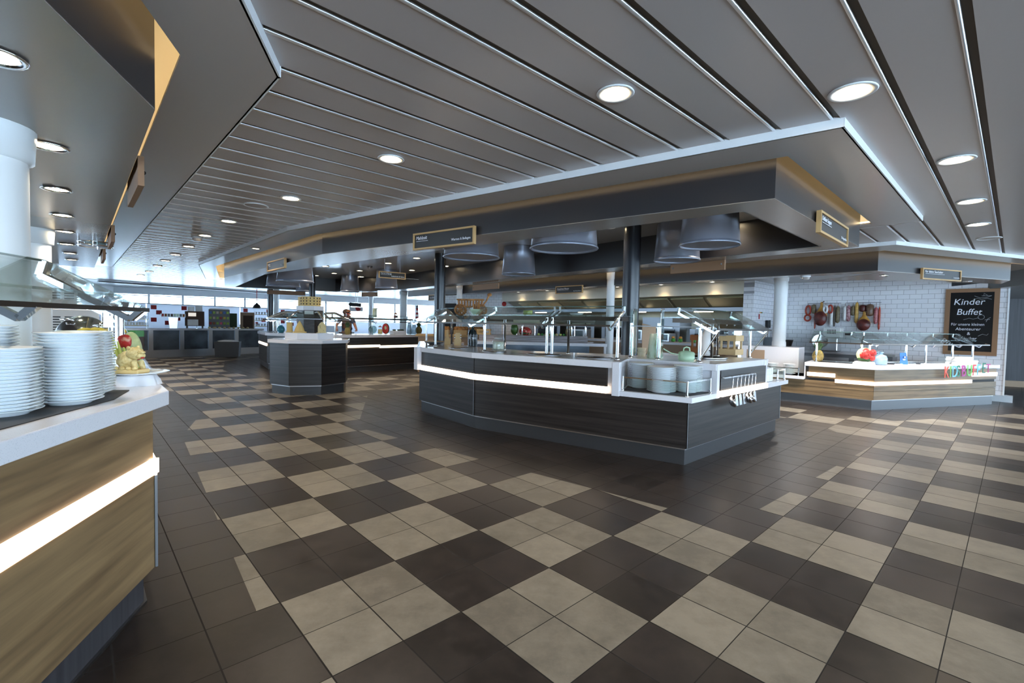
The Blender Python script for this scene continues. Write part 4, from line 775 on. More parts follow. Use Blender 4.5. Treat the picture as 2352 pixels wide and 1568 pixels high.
hob(.92, 5.22, .17, 'oval black hot plate nearest the plate niche', ri); hob(.38, 5.60, .17, 'oval black hot plate in the middle of the island front', ri); hob(-.22, 5.98, .12, 'oval black hot plate right of the bend of the island front', ri); hob(-.75, 6.66, .13, 'oval black hot plate on the short left front of the island', ang(L_, M_))
pitcher(1.66, 5.42, .94, .092, .062, .28, .9, 'tall worn mint enamel jug on the island corner'); pot(1.92, 5.14, .94, .086, .075, 'mint', 'small mint green lidded saucepan with long handle by the jug', handle=.16)
for k in range(2): t = thing('bowl', ['lower', 'upper'][k] + ' beige bowl in the little stack left of the enamel jug', 'bowl', (1.56, 5.62, .94 + k * .045)); mesh('body', M().lathe([(.04, 0), (.055, .06), (.05, .06), (.035, .006), (0, .006)], seg=24), 'cream_paint', t, loc=(1.56, 5.62, .94 + k * .045))
t = thing('menu_stand', 'blank beige board standing behind the enamel jug', 'board', (1.78, 6.08, .94)); m = M(); m.plate([(-.09, 0, 0), (.09, 0, 0), (.09, .03, .36), (-.09, .03, .40)], .012); mesh('board', m, 'tan_board', t, loc=(1.78, 6.08, .94)); m = M(); m.box((0, .05, .01), (.16, .12, .02)); mesh('foot', m, 'tan_board', t, loc=(1.78, 6.08, .94))
t = thing('soup_kettle', 'round steel soup well set in the island corner', 'soup kettle', (2.33, 5.62, .94)); mesh('rim', M().lathe([(.24, 0), (.25, .012), (.235, .02), (.2, .012)], seg=40), 'steel', t, loc=(2.33, 5.62, .94)); mesh('well', M().lathe([(.2, .012), (.19, .004), (0, .003)], seg=40), 'steel_dark', t, loc=(2.33, 5.62, .94))
t = thing('milk_can', 'tall white dispenser can behind the soup well', 'can', (2.62, 6.28, .94)); mesh('body', M().lathe([(.075, 0), (.078, .02), (.078, .26), (.072, .28), (.05, .31), (.05, .36)], seg=28), 'white_paint', t, loc=(2.62, 6.28, .94)); mesh('lid', M().lathe([(.055, .36), (.058, .385), (.02, .40), (.02, .42), (0, .425)], seg=24), 'chrome', t, loc=(2.62, 6.28, .94)); mesh('tap', M().tube([(0, -.078, .06), (0, -.11, .06), (0, -.115, .03)], .008), 'black', t, loc=(2.62, 6.28, .94))
crate(2.98, 6.36, .94, .27, .22, .27, YAW, 'pale wooden crate standing right of the soup well'); crate(2.66, 6.62, .94, .20, .2, .26, YAW, 'darker wooden crate behind the white can', 'orange_brown')
for i, (x, y) in enumerate(((2.86, 6.55), (2.97, 6.50), (3.06, 6.46))):
    t = thing('oil_bottle', ['left', 'middle', 'right'][i] + ' small clear bottle above the wooden crates', 'bottle', (x, y, 1.21)); mesh('body', M().lathe([(.025, 0), (.027, .01), (.027, .07), (.01, .1), (.01, .13)], seg=16), 'glass_clear', t, loc=(x, y, 1.21)); mesh('stopper', M().lathe([(.012, .13), (.012, .145), (.004, .16)], seg=12), 'steel', t, loc=(x, y, 1.21))
t = thing('bottle_tray', 'thin dark tray carrying clear bottles above the crates', 'tray', (2.93, 6.46, 1.2)); m = M(); m.box((0, 0, .003), (.40, .22, .012)); mesh('tray', m, 'steel_dark', t, loc=(2.9, 6.46, 1.2), rz=YAW)
# on the island's upper glass shelf
t = thing('bread_cart', 'toy cart woven from bread dough on the glass shelf', 'bread decoration', (-.62, 6.85, 1.417))
for s in (-1, 1):
    for xx in (-.14, .16):
        m = M(); m.tube([(xx + .075 * math.cos(k * .449), s * .07, .075 + .075 * math.sin(k * .449)) for k in range(14)], .012, closed=True, seg=8)
        for k in range(4): m.tube([(xx + .07 * math.cos(k * .785), s * .07, .075 + .07 * math.sin(k * .785)), (xx - .07 * math.cos(k * .785), s * .07, .075 - .07 * math.sin(k * .785))], .007, seg=6)
        mesh('wheel', m, 'bread_crust', t, loc=(-.62, 6.85, 1.417))
m = M(); m.box((.0, 0, .12), (.34, .12, .02))
for k in range(9):
    for s in (-1, 1): m.tube([(-.16 + k * .04, s * .06, .12), (-.17 + k * .043, s * .075, .22)], .008, seg=6)
for s in (-1, 1): m.tube([(-.19, s * .075, .22), (.2, s * .075, .225)], .01, seg=8)
m.tube([(.17, 0, .12), (.24, 0, .22), (.27, 0, .29)], .012); m.blob((.28, 0, .30), (.07, .03, .05)); mesh('cart_body', m, 'bread_crust', t, loc=(-.62, 6.85, 1.417))
t = thing('bowl', 'mint green bowl of bread sticks before the dough cart on the shelf', 'bowl', (-.50, 6.45, 1.417)); mesh('body', M().lathe([(.04, 0), (.085, .055), (.095, .075), (.088, .075), (.035, .008), (0, .006)], seg=28), 'mint', t, loc=(-.50, 6.45, 1.417))
for k in range(9): a = k * 2.3; mesh('bread_stick', M().tube([(.02 * math.cos(a), .02 * math.sin(a), .02), (.05 * math.cos(a), .05 * math.sin(a), .13 + .02 * (k % 3))], .008, seg=8), 'bread_crust', t, loc=(-.50, 6.45, 1.417))
jar(.20, 6.12, 1.417, .065, .10, 'glass jar with lemon and herbs on the glass shelf', 'lime', fillh=.8); t = thing('tray', 'small white oval tray on the glass shelf', 'tray', (.78, 5.72, 1.417)); mesh('dish', M().lathe([(.05, 0), (.07, .028), (.065, .03), (.045, .006), (0, .005)], seg=24, sx=1.3), 'plate_china', t, loc=(.78, 5.72, 1.417), rz=ri)
# ladles on the rail
rl = thing('utensil_rail', 'steel rail with hooks on the right face of the island', 'rail', (2.15, 4.69, .80)); a, b = (2.135, 4.672), (2.72, 5.207); m = M(); m.bar((*a, .802), (*b, .802), .010, .014); mesh('bar', m, 'steel', rl)
for p in (lerp(a, b, .04), lerp(a, b, .96)): m = M(); m.bar((p[0] - .04, p[1] + .04, .802), (*p, .802), .012, .012); mesh('bracket', m, 'steel', rl)
def utensil(d, kind, label):
    p = lerp(a, b, d); x, y = p[0] + .012, p[1] - .012; t = thing('ladle' if kind == 'l' else 'serving_spatula', label, 'kitchen utensil', (x, y, .80)); rz = YAW
    mesh('handle', M().tube([(0, .012, .003), (0, .004, .014), (0, -.006, .004), (0, -.004, -.03), (-.03, -.006, -.20)], .0026, seg=8), 'chrome', t, loc=(x, y, .80), rz=rz)
    if kind == 'l':
        R = Matrix.Rotation(1.15, 3, 'X') @ Matrix.Rotation(.5, 3, 'Y'); mesh('cup', M().lathe([(0, -.036), (.036, -.028), (.055, -.003), (.060, .016), (.056, .016), (.034, -.022), (0, -.030)], c=(-.035, -.022, -.245), seg=24, rot=R), 'chrome', t, loc=(x, y, .80), rz=rz)
    else: m = M(); m.plate([(-.060, -.010, -.19), (-.002, -.010, -.19), (-.006, -.024, -.295), (-.070, -.024, -.295)], .003); mesh('blade', m, 'steel', t, loc=(x, y, .80), rz=rz)
for d, k, w in ((.20, 'l', 'leftmost'), (.34, 's', 'second'), (.46, 's', 'third'), (.59, 's', 'fourth'), (.71, 'l', 'fifth'), (.83, 'l', 'sixth'), (.95, 's', 'rightmost')): utensil(d, k, '%s of seven steel utensils hanging on the island rail, a %s' % (w, 'round ladle' if k == 'l' else 'flat spatula'))
# napkins on the right end shelf
for k in range(5):
    q = (3.06 + EB.x * k * .062 - EA.x * .02, 5.66 + EB.y * k * .062 + EA.y * .0, .652); t = mesh('napkin_pack', M().box((0, .08, .085), (.055, .17, .17)), 'napkin', loc=q, rz=YAW, bevel=.012, label='%s white folded napkin pack on the island end shelf counting from the frame' % NTH[k].replace('nearest', 'first'), cat='napkins', group='napkin packs')
t = thing('side_plate', 'small white plate lying on top of the napkin packs', 'plate', (3.12, 5.78, .824)); mesh('disc', M().lathe([(.04, 0), (.07, .01), (.07, .013), (0, .006)], seg=24), 'plate_china', t, loc=(3.12, 5.8, .824))
# ---- children buffet things
pineapple(5.50, 8.40, .735, .40, 'upright pineapple at the left end of the children buffet')
t = thing('carved_watermelon', 'watermelon carved into red roses on the children buffet corner', 'carved fruit', (5.92, 7.84, .79))
mesh('rind', M().blob((0, .015, .115), (.235, .19, .235), seg=28, rings=18), 'melon_rind', t, loc=(5.92, 7.84, .79)); mesh('flesh', M().blob((0, -.02, .115), (.215, .17, .215), seg=28, rings=18), 'melon_carved', t, loc=(5.92, 7.84, .79))
rn = random.Random(5)
for fx, fz, fr in ((-.045, .11, .062), (.055, .15, .052), (.05, .065, .04)):
    m = M(); R = Matrix.Rotation(math.pi / 2, 3, 'X') @ Matrix.Rotation(0, 3, 'Y')
    for q in range(4):
        r = fr * (1 - q * .22); m.tube([(fx + r * math.cos(k * .524) * (1 + .1 * math.sin(3 * k + q)), -.100 - q * .008, fz + r * math.sin(k * .524)) for k in range(12)], .009, seg=6, closed=True)
    m.blob((fx, -.12, fz), (.02, .02, .02)); mesh('rose', m, 'melon_red', t, loc=(5.92, 7.84, .79))
mesh('rind_base', M().lathe([(.05, 0), (.09, .015), (.11, .05), (.1, .05)], seg=24), 'melon_green', t, loc=(5.92, 7.84, .79))
def cloth(x, y, z, rx, ry, h, label, rz=0, seed=1, n=40):
    t = M(); rn = random.Random(seed); vs = []; rings = [(.0, h), (.80, h), (.93, h * .93), (.99, h * .5), (1.06, 0)]
    for i, (r, zz) in enumerate(rings):
        for k in range(n):
            a = 2 * math.pi * k / n; q = 1 + (.09 * math.sin(7 * a + seed) + .06 * math.sin(13 * a + 2 * seed)) * (.35 if i == 2 else 1) * (i >= 2); ca, sa = math.cos(a), math.sin(a); e = (abs(ca) ** 5 + abs(sa) ** 5) ** -.2
            vs.append((rx * r * q * ca * e, ry * r * q * sa * e, zz + (.006 * math.sin(5 * a) if i == 2 else 0)))
    t.add(vs, [[i * n + k, i * n + (k + 1) % n, (i + 1) * n + (k + 1) % n, (i + 1) * n + k] for i in range(len(rings) - 1) for k in range(n)], 0, True)
    return mesh('draped_cloth', t, 'cloth_white', loc=(x, y, z), rz=rz, label=label, cat='cloth')
cloth(5.92, 7.84, .737, .12, .11, .055, 'white napkin under the carved watermelon', seed=3)
t = thing('lidded_jar', 'glossy light blue ceramic jar beside the carved watermelon', 'jar', (6.24, 7.93, .735)); mesh('body', M().lathe([(.08, 0), (.105, .02), (.108, .11), (.09, .155), (.04, .175), (.04, .20)], seg=36), 'pot_blue', t, loc=(6.24, 7.93, .735)); mesh('lid', M().lathe([(.05, .20), (.055, .212), (.02, .222), (0, .224)], seg=24), 'pot_blue', t, loc=(6.24, 7.93, .735))
t = thing('table_card', 'blue tent card with white logo on the children buffet', 'card', (6.83, 8.10, .735)); q = (6.80, 8.10, .737); m = M(); m.plate([(-.085, 0, 0), (.085, 0, 0), (.075, .03, .20), (-.065, .03, .20)], .003); mesh('front', m, 'blue_sign', t, loc=q, rz=rk - .1); m = M(); m.plate([(.085, .0, 0), (.135, .09, 0), (.075, .033, .20)], .003); mesh('side', m, 'white_paint', t, loc=q, rz=rk - .1)
m = M(); m.blob((.02, .016, .125), (.03, .004, .03)); m.box((-.0, .012, .09), (.06, .003, .006)); m.box((0, .009, .075), (.045, .003, .005)); mesh('logo', m, 'white_paint', t, loc=(q[0], q[1] - .012, q[2]), rz=rk - .1)
rn = random.Random(9)
for i in range(14):
    c = i // 4; u = 2.33 + c * .14 + (.02 if i % 2 else 0); q = (kK[0] + kd.x * u - kn.x * .2, kK[1] + kd.y * u - kn.y * .2, .736 + (i % 4) * .032)
    mesh('snack_tray', M().box((0, 0, .014), (.125, .2, .028)).box((0, 0, .03), (.11, .18, .004)), 'white_paint', loc=q, rz=rk + rn.uniform(-.06, .06), bevel=.008, label='white child tray, %s in the %s stack on the children buffet' % (['bottom', 'second up', 'third up', 'top'][i % 4], ['leftmost', 'second', 'third', 'rightmost'][c]), cat='tray', group='child trays')
for k, (d, w) in enumerate(((1.0, .5), (1.75, .7))):
    q = (kK[0] + kd.x * d - kn.x * .34, kK[1] + kd.y * d - kn.y * .34, .736); t = thing('food_well', ['left', 'right'][k] + ' dark sunken food well on the children buffet', 'food well', q); mesh('pan', M().box((0, 0, .004), (w, .34, .008)), 'black_gloss', t, loc=q, rz=rk); mesh('rim', M().box((0, -.175, .006), (w + .02, .014, .012)).box((0, .175, .006), (w + .02, .014, .012)), 'steel', t, loc=q, rz=rk)
q = (5.75, 8.28, .736); t = thing('food_well', 'dark sunken food well behind the pineapple', 'food well', q); mesh('pan', M().box((0, 0, .004), (.6, .26, .008)), 'black_gloss', t, loc=q, rz=ang(kA, kK))
# plates at the left shelf of the children buffet
for x, y, n, w in ((5.10, 8.58, 8, 'right'), (4.88, 8.75, 8, 'left')): stack(x, y, .482, n, .105, .024, 'white bowl plate inside the %s stack on the children buffet side shelf' % w, 'topmost white plate of the %s stack on the children buffet side shelf' % w, '%s stack on the side shelf' % w)
g = thing('rail', 'low chrome rail before the plate stacks of the children buffet', 'rail', (4.95, 8.45, .48)); glass_rail(g, [(4.70, 8.66), (5.12, 8.33)], .48, .13, 'guard_rail')
t = thing('black_tub', 'black plastic tub on the white box behind the column', 'tub', (5.86, 9.72, .955)); mesh('body', M().lathe([(.07, 0), (.1, .12), (.105, .12), (.105, .13), (.09, .125), (.06, .01), (0, .01)], seg=24), 'black', t, loc=(5.72, 9.72, .955))
# hams and sausages on the tiled wall
for k, (d0, d1) in enumerate(((.82, 1.49), (1.58, 2.23))):
    t = thing('meat_rail', ['left', 'right'][k] + ' thin steel rail holding hams and sausages on the tiled wall', 'rail', wl(d0, 1.937, .03)); m = M(); m.tube([wl(d0, 1.937, .03), wl(d1, 1.937, .03)], .006); mesh('bar', m, 'steel_dark', t)
    for d in (d0 + .03, d1 - .03): mesh('bracket', M().tube([wl(d, 1.937, .0), wl(d, 1.937, .03)], .006), 'steel_dark', t)
for nm, c1, c2, sc in (('s_red', (150, 40, 24), (190, 70, 40), 10), ('s_olive', (92, 80, 56), (128, 112, 82), 20), ('s_white', (214, 214, 214), (240, 240, 240), 60), ('s_dots', (120, 30, 44), (206, 170, 176), 40), ('s_yellow', (196, 148, 66), (222, 180, 96), 14), ('s_brown', (92, 66, 50), (120, 92, 72), 24), ('s_pink', (150, 60, 66), (196, 130, 134), 34), ('s_dark', (56, 46, 36), (80, 66, 50), 16), ('s_ham', (70, 26, 24), (112, 50, 44), 9), ('s_skin', (150, 90, 36), (206, 158, 74), 8)):
    noisy(nm, rgb(*c1), rgb(*c2), (sc, sc, sc), .4, bump=.2)
def sausage(d, zt, zb, w, m, label, o=.07):
    r = w / 2; h = zt - zb; q = wl(d, zb, o); t = thing('sausage', label, 'sausage', q, 0, 'hanging sausages')
    mesh('casing', M().lathe([(0, 0), (r * .45, h * .02), (r * .85, h * .07), (r, h * .16), (r * 1.02, h * .5), (r * .97, h * .86), (r * .6, h * .96), (r * .2, h)], seg=20), m, t, loc=q)
    mesh('string', M().tube([(0, 0, h), (0, .0, 1.93 - zb if 1.93 - zb > h else h + .01)], .004), 's_brown', t, loc=q)
def ringsaus(d, z0, z1, w, m, label, r=.02, o=.08):
    q = wl(d, (z0 + z1) / 2, o); h = (z1 - z0) / 2; t = thing('ring_sausage', label, 'sausage', q, 0, 'hanging sausages'); mesh('ring', M().tube([((w / 2 - r) * math.cos(k * .314), 0, (h - r) * math.sin(k * .314)) for k in range(20)], r, seg=10, closed=True), m, t, loc=q, rz=rzw); mesh('string', M().tube([(0, 0, h - r), (0, 0, max(h, 1.935 - q[2]))], .004), 's_brown', t, loc=q)
ringsaus(.84, 1.64, 1.90, .14, 's_red', 'upper loop of red sausage at the left end of the rail'); ringsaus(.84, 1.50, 1.68, .165, 's_red', 'lower loop of red sausage hanging from the first loop', o=.10)
sausage(.955, 1.915, 1.695, .088, 's_olive', 'short grey green sausage beside the red loops'); sausage(.985, 1.87, 1.32, .034, 's_red', 'long thin red sausage hanging left of the dark ham', .05)
ringsaus(1.215, 1.69, 1.895, .12, 's_white', 'white ring sausage in front of the dark ham', .022, .16); ringsaus(1.30, 1.69, 1.905, .12, 's_red', 'dark red ring sausage right of the white ring', .018, .11)
sausage(1.316, 1.79, 1.368, .072, 's_white', 'white sausage wrapped in spiral string'); sausage(1.378, 1.885, 1.383, .038, 's_dark', 'long thin dark sausage right of the string wrapped one'); sausage(1.442, 1.87, 1.468, .080, 's_olive', 'thick olive sausage at the end of the left rail')
sausage(1.578, 1.87, 1.514, .07, 's_white', 'thick white sausage at the start of the right rail'); sausage(1.647, 1.885, 1.51, .082, 's_dots', 'red salami in a white net'); sausage(1.726, 1.865, 1.643, .078, 's_olive', 'short olive sausage right of the netted salami'); sausage(1.80, 1.95, 1.472, .07, 's_yellow', 'long yellow smoked sausage')
sausage(1.912, 1.89, 1.73, .12, 's_ham', 'dark cured meat piece above the light ham'); sausage(2.04, 1.905, 1.63, .14, 's_brown', 'fat brown mortadella right of the light ham'); sausage(2.15, 1.83, 1.458, .076, 's_pink', 'pink netted salami near the rail end'); sausage(2.212, 1.84, 1.33, .042, 's_red', 'long thin red sausage at the right end of the rail')
def ham(d, zt, zb, w, label):
    h = zt - zb; q = wl(d, zb, .12); t = thing('ham', label, 'ham', q, 0, 'hanging hams'); mesh('shank', M().lathe([(w * .40, h * .28), (w * .46, h * .42), (w * .36, h * .58), (w * .16, h * .75), (w * .10, h * .86), (w * .12, h * .93), (w * .05, h)], seg=24, sy=.6), 's_skin', t, loc=q, rz=rzw)
    mesh('cut_face', M().blob((0, -.055, h * .30), (w * .98, .15, h * .60), seg=24, rings=14, rough=.03, seed=2), 's_ham', t, loc=q, rz=rzw); mesh('bone', M().tube([(0, 0, h * .95), (.05, 0, h * 1.02)], .014), 's_brown', t, loc=q, rz=rzw)
ham(1.124, 1.97, 1.404, .27, 'large ham with broad dark cut face on the left rail'); ham(1.953, 1.74, 1.306, .262, 'ham with yellow skin and dark cut end on the right rail')
# ================================================================ plate counter, further things
cloth(-1.86, 2.29, .965, .10, .09, .05, 'folded white cloth under the carved figure at the counter corner', rz=.6, seed=2)
t = thing('platter', 'white oval platter on the white cloth carrying the carved figure', 'plate', (-1.86, 2.29, 1.016)); mesh('dish', M().lathe([(.06, 0), (.11, .008), (.125, .014), (.105, .012), (.05, .004), (0, .004)], seg=32, sx=1.1), 'plate_china', t, loc=(-1.84, 2.29, 1.016))
t = thing('carved_figure', 'yellow carved guardian lion figure on the white platter', 'carving', (-1.85, 2.27, 1.02)); q = (-1.85, 2.27, 1.022)
mesh('base', M().box((0, 0, .011), (.125, .08, .022)), 'cheese_light', t, loc=q, bevel=.006)
def mane(u): return 1 + .06 * math.sin(14 * math.atan2(u.z, u.x)) * abs(u.y) + .04 * math.sin(9 * u.z + 5 * u.x)
m = M(); m.blob((-.02, 0, .062), (.085, .075, .09), seg=28, rings=18, fn=mane); m.blob((.022, -.005, .098), (.07, .066, .062), seg=24, rings=16, fn=mane); m.blob((.052, -.006, .088), (.035, .044, .03), seg=16); m.blob((.055, -.006, .104), (.03, .04, .016), seg=14); m.tube([(.03, -.022, .06), (.042, -.026, .022)], [.014, .011]); m.tube([(.03, .02, .06), (.042, .022, .022)], [.014, .011])
for k in range(4): m.blob((-.045 + k * .03, -.034, .028), (.026, .022, .018))
for s in (-1, 1): m.blob((.012, s * .03, .125), (.018, .012, .02)); m.blob((.046, s * .015 - .004, .112), (.010, .010, .012))
mesh('lion_body', m, 'carved_squash', t, loc=q) if noisy('carved_squash', rgb(206, 180, 116), rgb(238, 222, 164), (60, 60, 60), .5, bump=.5) else None
mesh('mouth', M().blob((.066, -.012, .078), (.014, .02, .008)), 'red', t, loc=q)
t = thing('carved_melon', 'carved red and green melon standing behind the yellow figure', 'carved fruit', (-2.02, 2.48, .967)); q = (-2.02, 2.48, .968)
noisy('melon_pale', rgb(120, 146, 84), rgb(212, 216, 164), (12, 3, 12), .4)
m = M(); m.blob((0, 0, .125), (.10, .09, .25), seg=24, rings=16); mesh('melon', m, 'melon_pale', t, loc=q, rz=.5); mesh('flower', M().blob((.0, -.04, .20), (.07, .035, .07), seg=18, rough=.14, seed=4), 'melon_carved', t, loc=q); mesh('flower', M().blob((.045, -.035, .13), (.08, .04, .06), seg=18, rough=.14, seed=5), 'melon_carved', t, loc=q)
for k in range(4): mesh('rind_leaf', M().tube([(-.05 + .03 * k, -.06, .23 - .03 * k), (-.02 + .03 * k, -.075, .15 - .03 * k), (.02 + .03 * k, -.06, .07)], [.004, .012, .004], seg=8), 'lime', t, loc=q)
for i, (x, y, sx) in enumerate(((-3.72, 4.06, .19), (-3.42, 3.98, .13))):
    t = thing('chafing_dish', ['larger', 'smaller'][i] + ' chrome domed food warmer behind the foreground plates', 'food warmer', (x, y, .965)); mesh('base', M().lathe([(sx * .95, 0), (sx, .02), (sx, .14), (sx * .98, .15)], seg=36), 'chrome', t, loc=(x, y, .965)); mesh('dome', M().lathe([(sx * .98 * math.cos(k * .196), .15 + sx * .95 * math.sin(k * .196)) for k in range(9)], seg=36), 'chrome', t, loc=(x, y, .965)); mesh('handle', M().tube([(-.04, -sx * .7, .15 + sx * .75), (-.04, -sx * .85, .15 + sx * .78), (.04, -sx * .85, .15 + sx * .78), (.04, -sx * .7, .15 + sx * .75)], .008), 'chrome', t, loc=(x, y, .965))
t = thing('food_tray', 'shallow tray of yellow food beside the chrome domes', 'tray', (-3.14, 3.55, .965)); mesh('pan', M().box((0, 0, .1), (.30, .22, .2)), 'steel', t, loc=(-3.14, 3.58, .965), rz=YAW, bevel=.01); m = M(); rn = random.Random(2)
for k in range(26): m.blob((rn.uniform(-.12, .12), rn.uniform(-.08, .08), .21 + rn.uniform(0, .015)), (.06, .06, .04), seg=10, rings=6)
mesh('food', m, 'yellow', t, loc=(-3.14, 3.58, .965), rz=YAW)
mesh('food', MESH, 'yellow') if 0 else None
t = thing('cooling_cabinet', 'white metal cabinet with rows of black vent slots behind the plate counter', 'cabinet', (-6.35, 6.72, 0)); m = M(); m.box((0, 0, .69), (.62, .5, 1.38)); mesh('body', m, 'white_paint', t, loc=(-6.35, 6.72, 0), rz=.75, bevel=.01)
for c in range(3):
    for r in range(6): m = M(); m.box((-.14 + c * .14, -.252, 1.27 - r * .035), (.10, .006, .016)); mesh('vent_slot', m, 'black', t, loc=(-6.35, 6.72, 0), rz=.75)
t = thing('potted_plant', 'bushy green plant between the two fat white columns', 'plant', (-6.6, 6.0, 0)); mesh('pot', M().lathe([(.16, 0), (.2, .4), (.21, .42), (.18, .41), (.15, .05), (0, .05)], seg=24), 'plinth_dark', t, loc=(-6.6, 6.0, 0)); m = M(); rn = random.Random(8)
for k in range(60):
    a = rn.uniform(0, 6.28); L = rn.uniform(.5, .95); d = Vector((math.cos(a), math.sin(a), 0)); sd = Vector((-d.y, d.x, 0)); p0 = Vector((0, 0, .4)); e = rn.uniform(.25, .6); p1 = p0 + d * e * .5 * L + Vector((0, 0, L * .75)); p2 = p0 + d * e * L * 1.1 + Vector((0, 0, L * .8)); w = .028
    m.add([p0, p1 - sd * w, p1 + sd * w, p2], [[0, 1, 2], [1, 3, 2]])
mesh('foliage', m, 'leaf', t, loc=(-6.6, 6.0, 0))

# ================================================================ drinks counter far left
dd = Vector((.56, .83)).normalized(); dn = Vector((-dd.y, dd.x)); D0 = (-12.35, 13.19); rd = math.atan2(dd.y, dd.x); DL = 5.35
def dp(u, v, z=0): return (D0[0] + dd.x * u + dn.x * v, D0[1] + dd.y * u + dn.y * v, z)
t = thing('drinks_counter', 'long stainless drinks counter with glassy panels along the windows', 'counter', dp(DL / 2, .4))
o = dp(0, 0); m = M(); m.box((DL / 2, .4, .90), (DL, .86, .06)); mesh('worktop', m, 'steel', t, loc=o, rz=rd, bevel=.004); m = M(); m.box((DL / 2, .45, .12), (DL, .8, .24)); mesh('plinth', m, 'steel', t, loc=o, rz=rd)
m = M(); m.box((DL / 2, .5, .55), (DL, .7, .62)); mesh('body', m, 'dark_inside', t, loc=o, rz=rd)
for k in range(7):
    u = .1 + k * .86; m = M(); m.box((u, .06, .555), (.12, .06, .63)); mesh('upright', m, 'steel', t, loc=o, rz=rd)
    if k < 6: m = M(); m.box((u + .43, .08, .555), (.74, .02, .63)); mesh('front_panel', m, 'panel_blue_steel', t, loc=o, rz=rd) if 'panel_blue_steel' in MT or noisy('panel_blue_steel', rgb(74, 82, 92), rgb(118, 130, 142), (2, 2, 2), .22, metal=.5) else None
t = thing('soda_tower', 'drink dispenser tower with a row of coloured taps on the drinks counter', 'dispenser', dp(2.55, .38, .93)); q = dp(2.55, .38, .93); m = M(); m.plate([(-.1, 0, 0), (.1, 0, 0), (.13, 0, .36), (-.13, 0, .36)], .12); mesh('column', m, 'steel', t, loc=q, rz=rd - .3); m = M(); m.box((0, -.06, .42), (.66, .2, .12)); mesh('head', m, 'steel_dark', t, loc=q, rz=rd - .3)
for k, c in enumerate(('red', 'orange_brown', 'black', 'brown_dark', 'mint', 'mint', 'black', 'orange_brown')): m = M(); m.box((-.28 + k * .08, -.17, .43), (.06, .03, .09)); mesh('tap_button', m, c, t, loc=q, rz=rd - .3)
t = thing('coffee_machine', 'dark coffee machine with a lit screen on the drinks counter', 'coffee machine', dp(3.2, .4, .93)); q = dp(3.2, .4, .93); m = M(); m.box((0, .1, .33), (.55, .4, .50)); mesh('body', m, 'brown_dark', t, loc=q, rz=rd - .4); m = M(); m.box((-.05, -.12, .20), (.30, .06, .20)); mesh('brew_head', m, 'white_paint', t, loc=q, rz=rd - .4); m = M(); m.box((-.07, -.11, .47), (.22, .02, .12)); mesh('screen', m, 'lamp_screen', t, loc=q, rz=rd - .4) if mat('lamp_screen', rgb(230, 220, 200), .3, emit=(1, .92, .82, 1), estr=0.35) else None
for s in (-1, 1): m = M(); m.box((s * .22, .1, .04), (.05, .36, .08)); mesh('foot', m, 'black', t, loc=q, rz=rd - .4)
for k in range(2): q2 = dp(3.12 + k * .24, .48, 1.51); t = thing('carton', ['left', 'right'][k] + ' white carton on top of the coffee machine', 'box', q2); m = M(); m.box((0, 0, .08 + .02 * k), (.2, .18, .16 + .04 * k)); mesh('box', m, 'white_paint', t, loc=q2, rz=rd - .4)
t = thing('tea_rack', 'black rack of colourful tea boxes on the drinks counter', 'tea rack', dp(3.98, .4, .93)); q = dp(3.98, .4, .93); m = M(); m.box((0, .06, .34), (.64, .12, .66)); mesh('rack', m, 'black', t, loc=q, rz=rd - .45); rn = random.Random(4)
mat('t_blue', rgb(70, 110, 180), .5); mat('t_green', rgb(160, 200, 80), .5); mat('t_orange', rgb(206, 150, 70), .5); mat('t_pink', rgb(226, 90, 120), .5)
for r in range(3):
    for c in range(6): m = M(); m.box((-.26 + c * .104, -.01, .56 - r * .19), (.075, .03, .085)); mesh('tea_box', m, ['t_blue', 't_green', 'cream_paint', 't_orange', 't_blue', 't_green', 't_green', 'cream_paint', 't_green', 'red', 'yellow', 't_green', 'red', 'orange_brown', 't_green', 't_pink', 't_green', 't_green'][r * 6 + c], t, loc=q, rz=rd - .45)
m = M(); m.box((0, .06, .69), (.6, .1, .04)); mesh('header', m, 'white_paint', t, loc=q, rz=rd - .45)
t = thing('poster', 'dark framed poster leaning behind the tea rack', 'poster', dp(4.5, .55, .93)); m = M(); m.box((0, 0, .27), (.28, .02, .52)); mesh('print', m, 'green_dark', t, loc=dp(4.5, .55, .95), rz=rd - .5)
t = thing('microwave_cabinet', 'brown framed cabinet at the right end of the drinks counter', 'cabinet', dp(5.0, .5, .93)); m = M(); m.box((0, .1, .30), (.46, .3, .60)); mesh('body', m, 'tan_board', t, loc=dp(5.0, .5, .93), rz=rd - .5); m = M(); m.box((.03, -.06, .25), (.32, .02, .46)); mesh('front', m, 'brown_dark', t, loc=dp(5.0, .5, .93), rz=rd - .5)
rn = random.Random(12); 
for k in range(9): q = dp(3.55 + k * .16, .14, .93); t = thing('pastry', '%s small pastry in the row along the drinks counter edge' % NTH[k].replace('nearest', 'first'), 'pastry', q, 0, 'pastries'); mesh('crust', M().blob((0, 0, .03), (.13 + rn.uniform(-.03, .03), .09, .06), seg=12, rings=8, rough=.05, seed=k), 'cheese_light', t, loc=q, rz=rn.uniform(0, 3))
